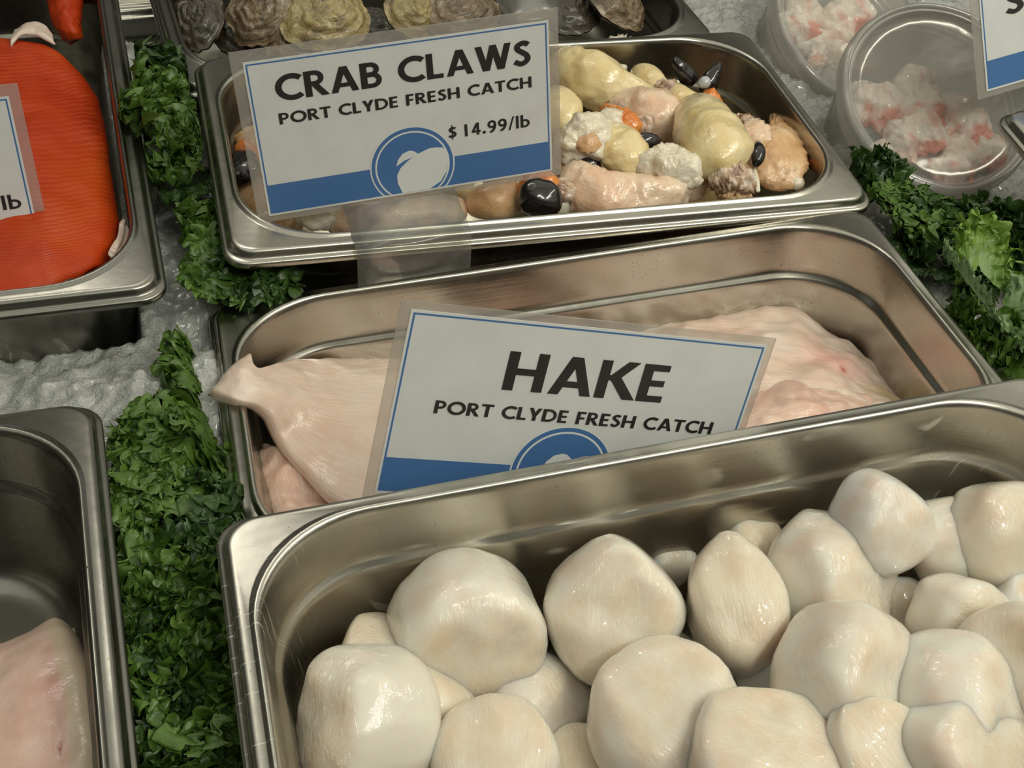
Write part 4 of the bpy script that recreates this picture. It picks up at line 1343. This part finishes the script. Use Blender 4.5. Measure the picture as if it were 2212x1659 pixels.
def fan(rnd, R, open_, npz, nr, ruf, droop, cup_):
    """one crinkled lobe of leaf as an (npz*nr, 3) array, flat in the middle and tightly curled towards its toothed rim"""
    th = np.linspace(-open_, open_, npz)[:, None]
    r = (np.linspace(0.02, 1, nr) ** 0.75)[None, :]
    k0 = R / .025
    wd = np.clip((r - .22) / .78, 0, 1)

    def wav(f, n=3, jitter=.4):
        o = 0
        for k in range(n):
            o = o + np.sin(th * f * (1 + jitter * (k - 1)) + rnd.uniform(0, 6.28)) / n ** .5
        return o
    tooth = np.abs(((th * 11 * k0 + .35 * np.sin(th * 9 + rnd.uniform(0, 6))) % 1.0) - .5) * 2 - .5
    rho = r * (1 + .13 * wav(2.5) + .06 * wav(7)) + (.0020 / R) * tooth * wd ** 5 * (1 + .5 * wav(5))
    X, Y = rho * np.cos(th) * R, rho * np.sin(th) * R * .9

    def iso(lam, n=11):
        o = 0
        for k in range(n):
            an, fr = rnd.uniform(0, 6.28), 6.283 / (lam * rnd.uniform(.75, 1.35))
            o = o + np.cos(fr * (math.cos(an) * X + math.sin(an) * Y) + rnd.uniform(0, 6.28))
        return o / (n / 2) ** .5
    e = ruf
    Z = e * (.0016 * iso(.013) * wd + .0024 * iso(.0062) * wd ** 1.5 + .0013 * iso(.0031) * wd ** 2)
    Z = Z + e * R * .06 * wav(8) * wd ** 2 - .02 * droop * (X / R) ** 2 * R + cup_ * r ** 2 * R + .10 * np.abs(Y)
    X2 = X + e * (.0019 * iso(.0060) * wd ** 2 + .0010 * iso(.0030) * wd ** 3)
    Y2 = Y + e * (.0019 * iso(.0060) * wd ** 2 + .0010 * iso(.0030) * wd ** 3)
    U = np.stack([np.broadcast_to((th + open_) / (2 * open_), (npz, nr)), np.broadcast_to(r, (npz, nr))], -1).reshape(-1, 2)
    return np.stack([X2, Y2, Z], -1).reshape(-1, 3), U


def rot3(h, t, r):
    return np.array(Matrix.Rotation(h, 3, 'Z') @ Matrix.Rotation(-t, 3, 'Y') @ Matrix.Rotation(r, 3, 'X'))


def kale(pxy, z, R, head, tilt, roll, tone, label, seed, xr=None, ruf=1.0, open_=2.4, droop=6.0, stem=False, zmax=None, under=None):
    """one curly leaf: a broad frilled blade, with frilled side lobes curling up around it"""
    rnd = np.random.RandomState(seed)
    V, U = fan(rnd, R, open_, 460, 36, ruf, droop, 0.0)
    faces = grid_faces(460, 36)
    if ruf > .8:
        for k in range(12):
            az = -2.4 + 4.8 * k / 11 + rnd.uniform(-.2, .2)
            Rl = R * rnd.uniform(.34, .52)
            v, u = fan(rnd, Rl, 1.9, 180, 20, 1.05, 3, rnd.uniform(-.1, .35))
            Ml = rot3(az, rnd.uniform(.1, .9), rnd.uniform(-.6, .6))
            ctr = np.array([math.cos(az), math.sin(az) * .9, 0]) * R * rnd.uniform(.35, .66) + np.array([0, 0, R * rnd.uniform(.02, .22)])
            faces += grid_faces(180, 20, off=len(V))
            V = np.concatenate([V, v @ Ml.T + ctr])
            U = np.concatenate([U, u])
    c = at(pxy[0], pxy[1], z)
    M = rot3(math.radians(head), math.radians(tilt), math.radians(roll))
    Wd = V @ M.T + c - M @ np.array([R * .25, 0, 0])
    if xr is not None:                      # leaves are squeezed between the walls of the pans
        lo, hi = xr
        m, h = (lo + hi) / 2, (hi - lo) / 2
        t = (Wd[:, 0] - m) / h
        Wd[:, 0] = m + h * np.sign(t) * np.where(np.abs(t) < .7, np.abs(t), .7 + .3 * np.tanh((np.abs(t) - .7) / .3))
    if under is not None:                   # ... and sag to duck under a pan's rim
        q = np.clip((Wd[:, 0] - (under[0] - .012)) / .014, 0, 1)
        Wd[:, 2] -= under[1] * q * q * (3 - 2 * q)
    if zmax is not None:
        zm = zmax
        over = Wd[:, 2] - (zm - .008)
        Wd[:, 2] = np.where(over > 0, zm - .008 + .008 * np.tanh(over / .008), Wd[:, 2])
    low = -.048
    Wd[:, 2] = np.where(Wd[:, 2] < low, low + .008 * np.tanh((Wd[:, 2] - low) / .008), Wd[:, 2])
    o = mesh_obj('kale_leaf', Wd, faces, KL[tone], uv=U)
    origin_to(o, c)
    tag(o, label, 'kale', 'curly kale leaves on the ice')
    if stem:
        base = c - M @ np.array([R * .35, 0, 0]) + np.array([0, 0, .004])
        dirv = M @ np.array([-1.0, 0, 0])
        pts = [tuple(base - dirv * R * .5) + (.0022,), tuple(base + np.array([0, 0, .001])) + (.0030,), tuple(base + dirv * R * .55) + (.0034,)]
        st = tube('stem', pts, STEM, None, nr=14, ns=16, amp=0.0002)
        st.parent = o
        st.location = Vector(st.location) - Vector(o.location)
        st['label'] = 'pale green leaf stem'
    return o


LL = (-.2215, -.167)
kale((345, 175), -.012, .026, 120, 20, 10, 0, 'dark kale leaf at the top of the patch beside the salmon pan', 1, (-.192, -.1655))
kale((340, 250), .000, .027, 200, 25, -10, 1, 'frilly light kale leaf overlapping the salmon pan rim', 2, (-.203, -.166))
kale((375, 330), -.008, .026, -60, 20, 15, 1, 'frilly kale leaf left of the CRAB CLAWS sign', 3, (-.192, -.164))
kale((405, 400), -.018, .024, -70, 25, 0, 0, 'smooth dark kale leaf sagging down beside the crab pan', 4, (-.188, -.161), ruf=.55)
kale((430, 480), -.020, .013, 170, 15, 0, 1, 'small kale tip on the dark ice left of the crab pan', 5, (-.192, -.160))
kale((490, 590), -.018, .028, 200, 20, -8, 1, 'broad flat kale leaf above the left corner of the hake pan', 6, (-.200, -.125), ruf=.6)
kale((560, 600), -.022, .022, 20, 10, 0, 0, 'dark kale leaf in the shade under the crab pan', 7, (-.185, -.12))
KC = [(435, 760, -.020, .017, 100, 1), (425, 850, -.020, .021, 200, 1), (345, 985, -.020, .026, 160, 1), (420, 960, -.014, .024, 20, 1), (330, 1060, -.018, .025, 210, 1),
      (420, 1060, -.012, .026, 300, 1), (340, 1150, -.018, .025, 170, 1), (430, 1150, -.014, .024, 330, 0), (360, 1240, -.020, .026, 230, 1), (330, 1330, -.024, .024, 190, 0),
      (400, 1330, -.018, .022, 80, 1), (350, 1450, -.022, .024, 200, 0), (420, 1470, -.018, .025, 60, 1), (380, 1560, -.018, .026, 250, 1), (450, 1600, -.014, .024, 300, 1), (360, 1640, -.020, .024, 220, 0)]
KLAB = ['thin kale sprig on the ice left of the hake pan corner', 'kale leaf below the fillet tail that hangs over the rim', 'kale leaf spreading onto the ice by the lower left pan corner',
        'bright frilly kale leaf against the hake pan side', 'kale leaf beside the upper right edge of the lower left pan', 'kale leaf pressed to the hake pan side, lower down',
        'kale leaf left of the scallop pan corner', 'dark kale leaf tucked under the scallop pan corner', 'broad kale leaf in the middle of the left kale strip', 'dark kale leaf under the edge of the lower left pan',
        'kale leaf with a pale stem, left of the scallop pan', 'dark curly kale leaf beside the fish steak pan', 'curly kale leaf beside the scallop pan side', 'kale leaf near the bottom edge, middle of the strip',
        'kale leaf at the bottom edge touching the scallop pan', 'dark kale leaf at the bottom edge beside the steak pan']
for k, (a, b, z, R, hd, tn) in enumerate(KC):
    wx = at(a, b, z)
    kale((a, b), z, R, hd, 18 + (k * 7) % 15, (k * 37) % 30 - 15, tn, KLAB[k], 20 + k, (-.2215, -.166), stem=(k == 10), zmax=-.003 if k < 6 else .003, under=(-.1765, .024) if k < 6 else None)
RR = (.166, .40)
kale((1880, 375), -.014, .018, 100, 20, 0, 0, 'small dark kale leaf under the front cup by the crab pan corner', 50, (.168, .30))
kale((1935, 452), -.014, .022, 150, 20, 10, 1, 'frilly kale leaf at the right corner of the crab pan', 51, (.166, .30), zmax=-.006)
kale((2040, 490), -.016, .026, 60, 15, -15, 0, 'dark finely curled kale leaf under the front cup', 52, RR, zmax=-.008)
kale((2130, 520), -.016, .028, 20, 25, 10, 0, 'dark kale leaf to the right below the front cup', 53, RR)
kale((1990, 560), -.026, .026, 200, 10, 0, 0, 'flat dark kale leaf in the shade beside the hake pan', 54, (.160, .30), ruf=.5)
kale((2110, 552), .006, .026, 70, 40, 10, 2, 'bright curled kale leaf standing up at the right', 55, RR, ruf=.78, open_=2.1)
kale((2100, 655), .004, .036, 215, 30, -14, 3, 'large pale green kale leaf showing its veined underside', 56, (.160, .40), ruf=.55, open_=2.0)
kale((2190, 690), .002, .032, 290, 28, 15, 3, 'grey green kale leaf at the right edge', 57, RR, ruf=.6, open_=2.0)
kale((2120, 730), -.010, .022, 240, 20, 0, 1, 'frilly kale leaf against the right side of the hake pan', 58, (.150, .40))
kale((2205, 780), -.016, .022, 280, 20, 0, 1, 'kale leaf at the right edge above the scallop pan', 59, (.150, .40))
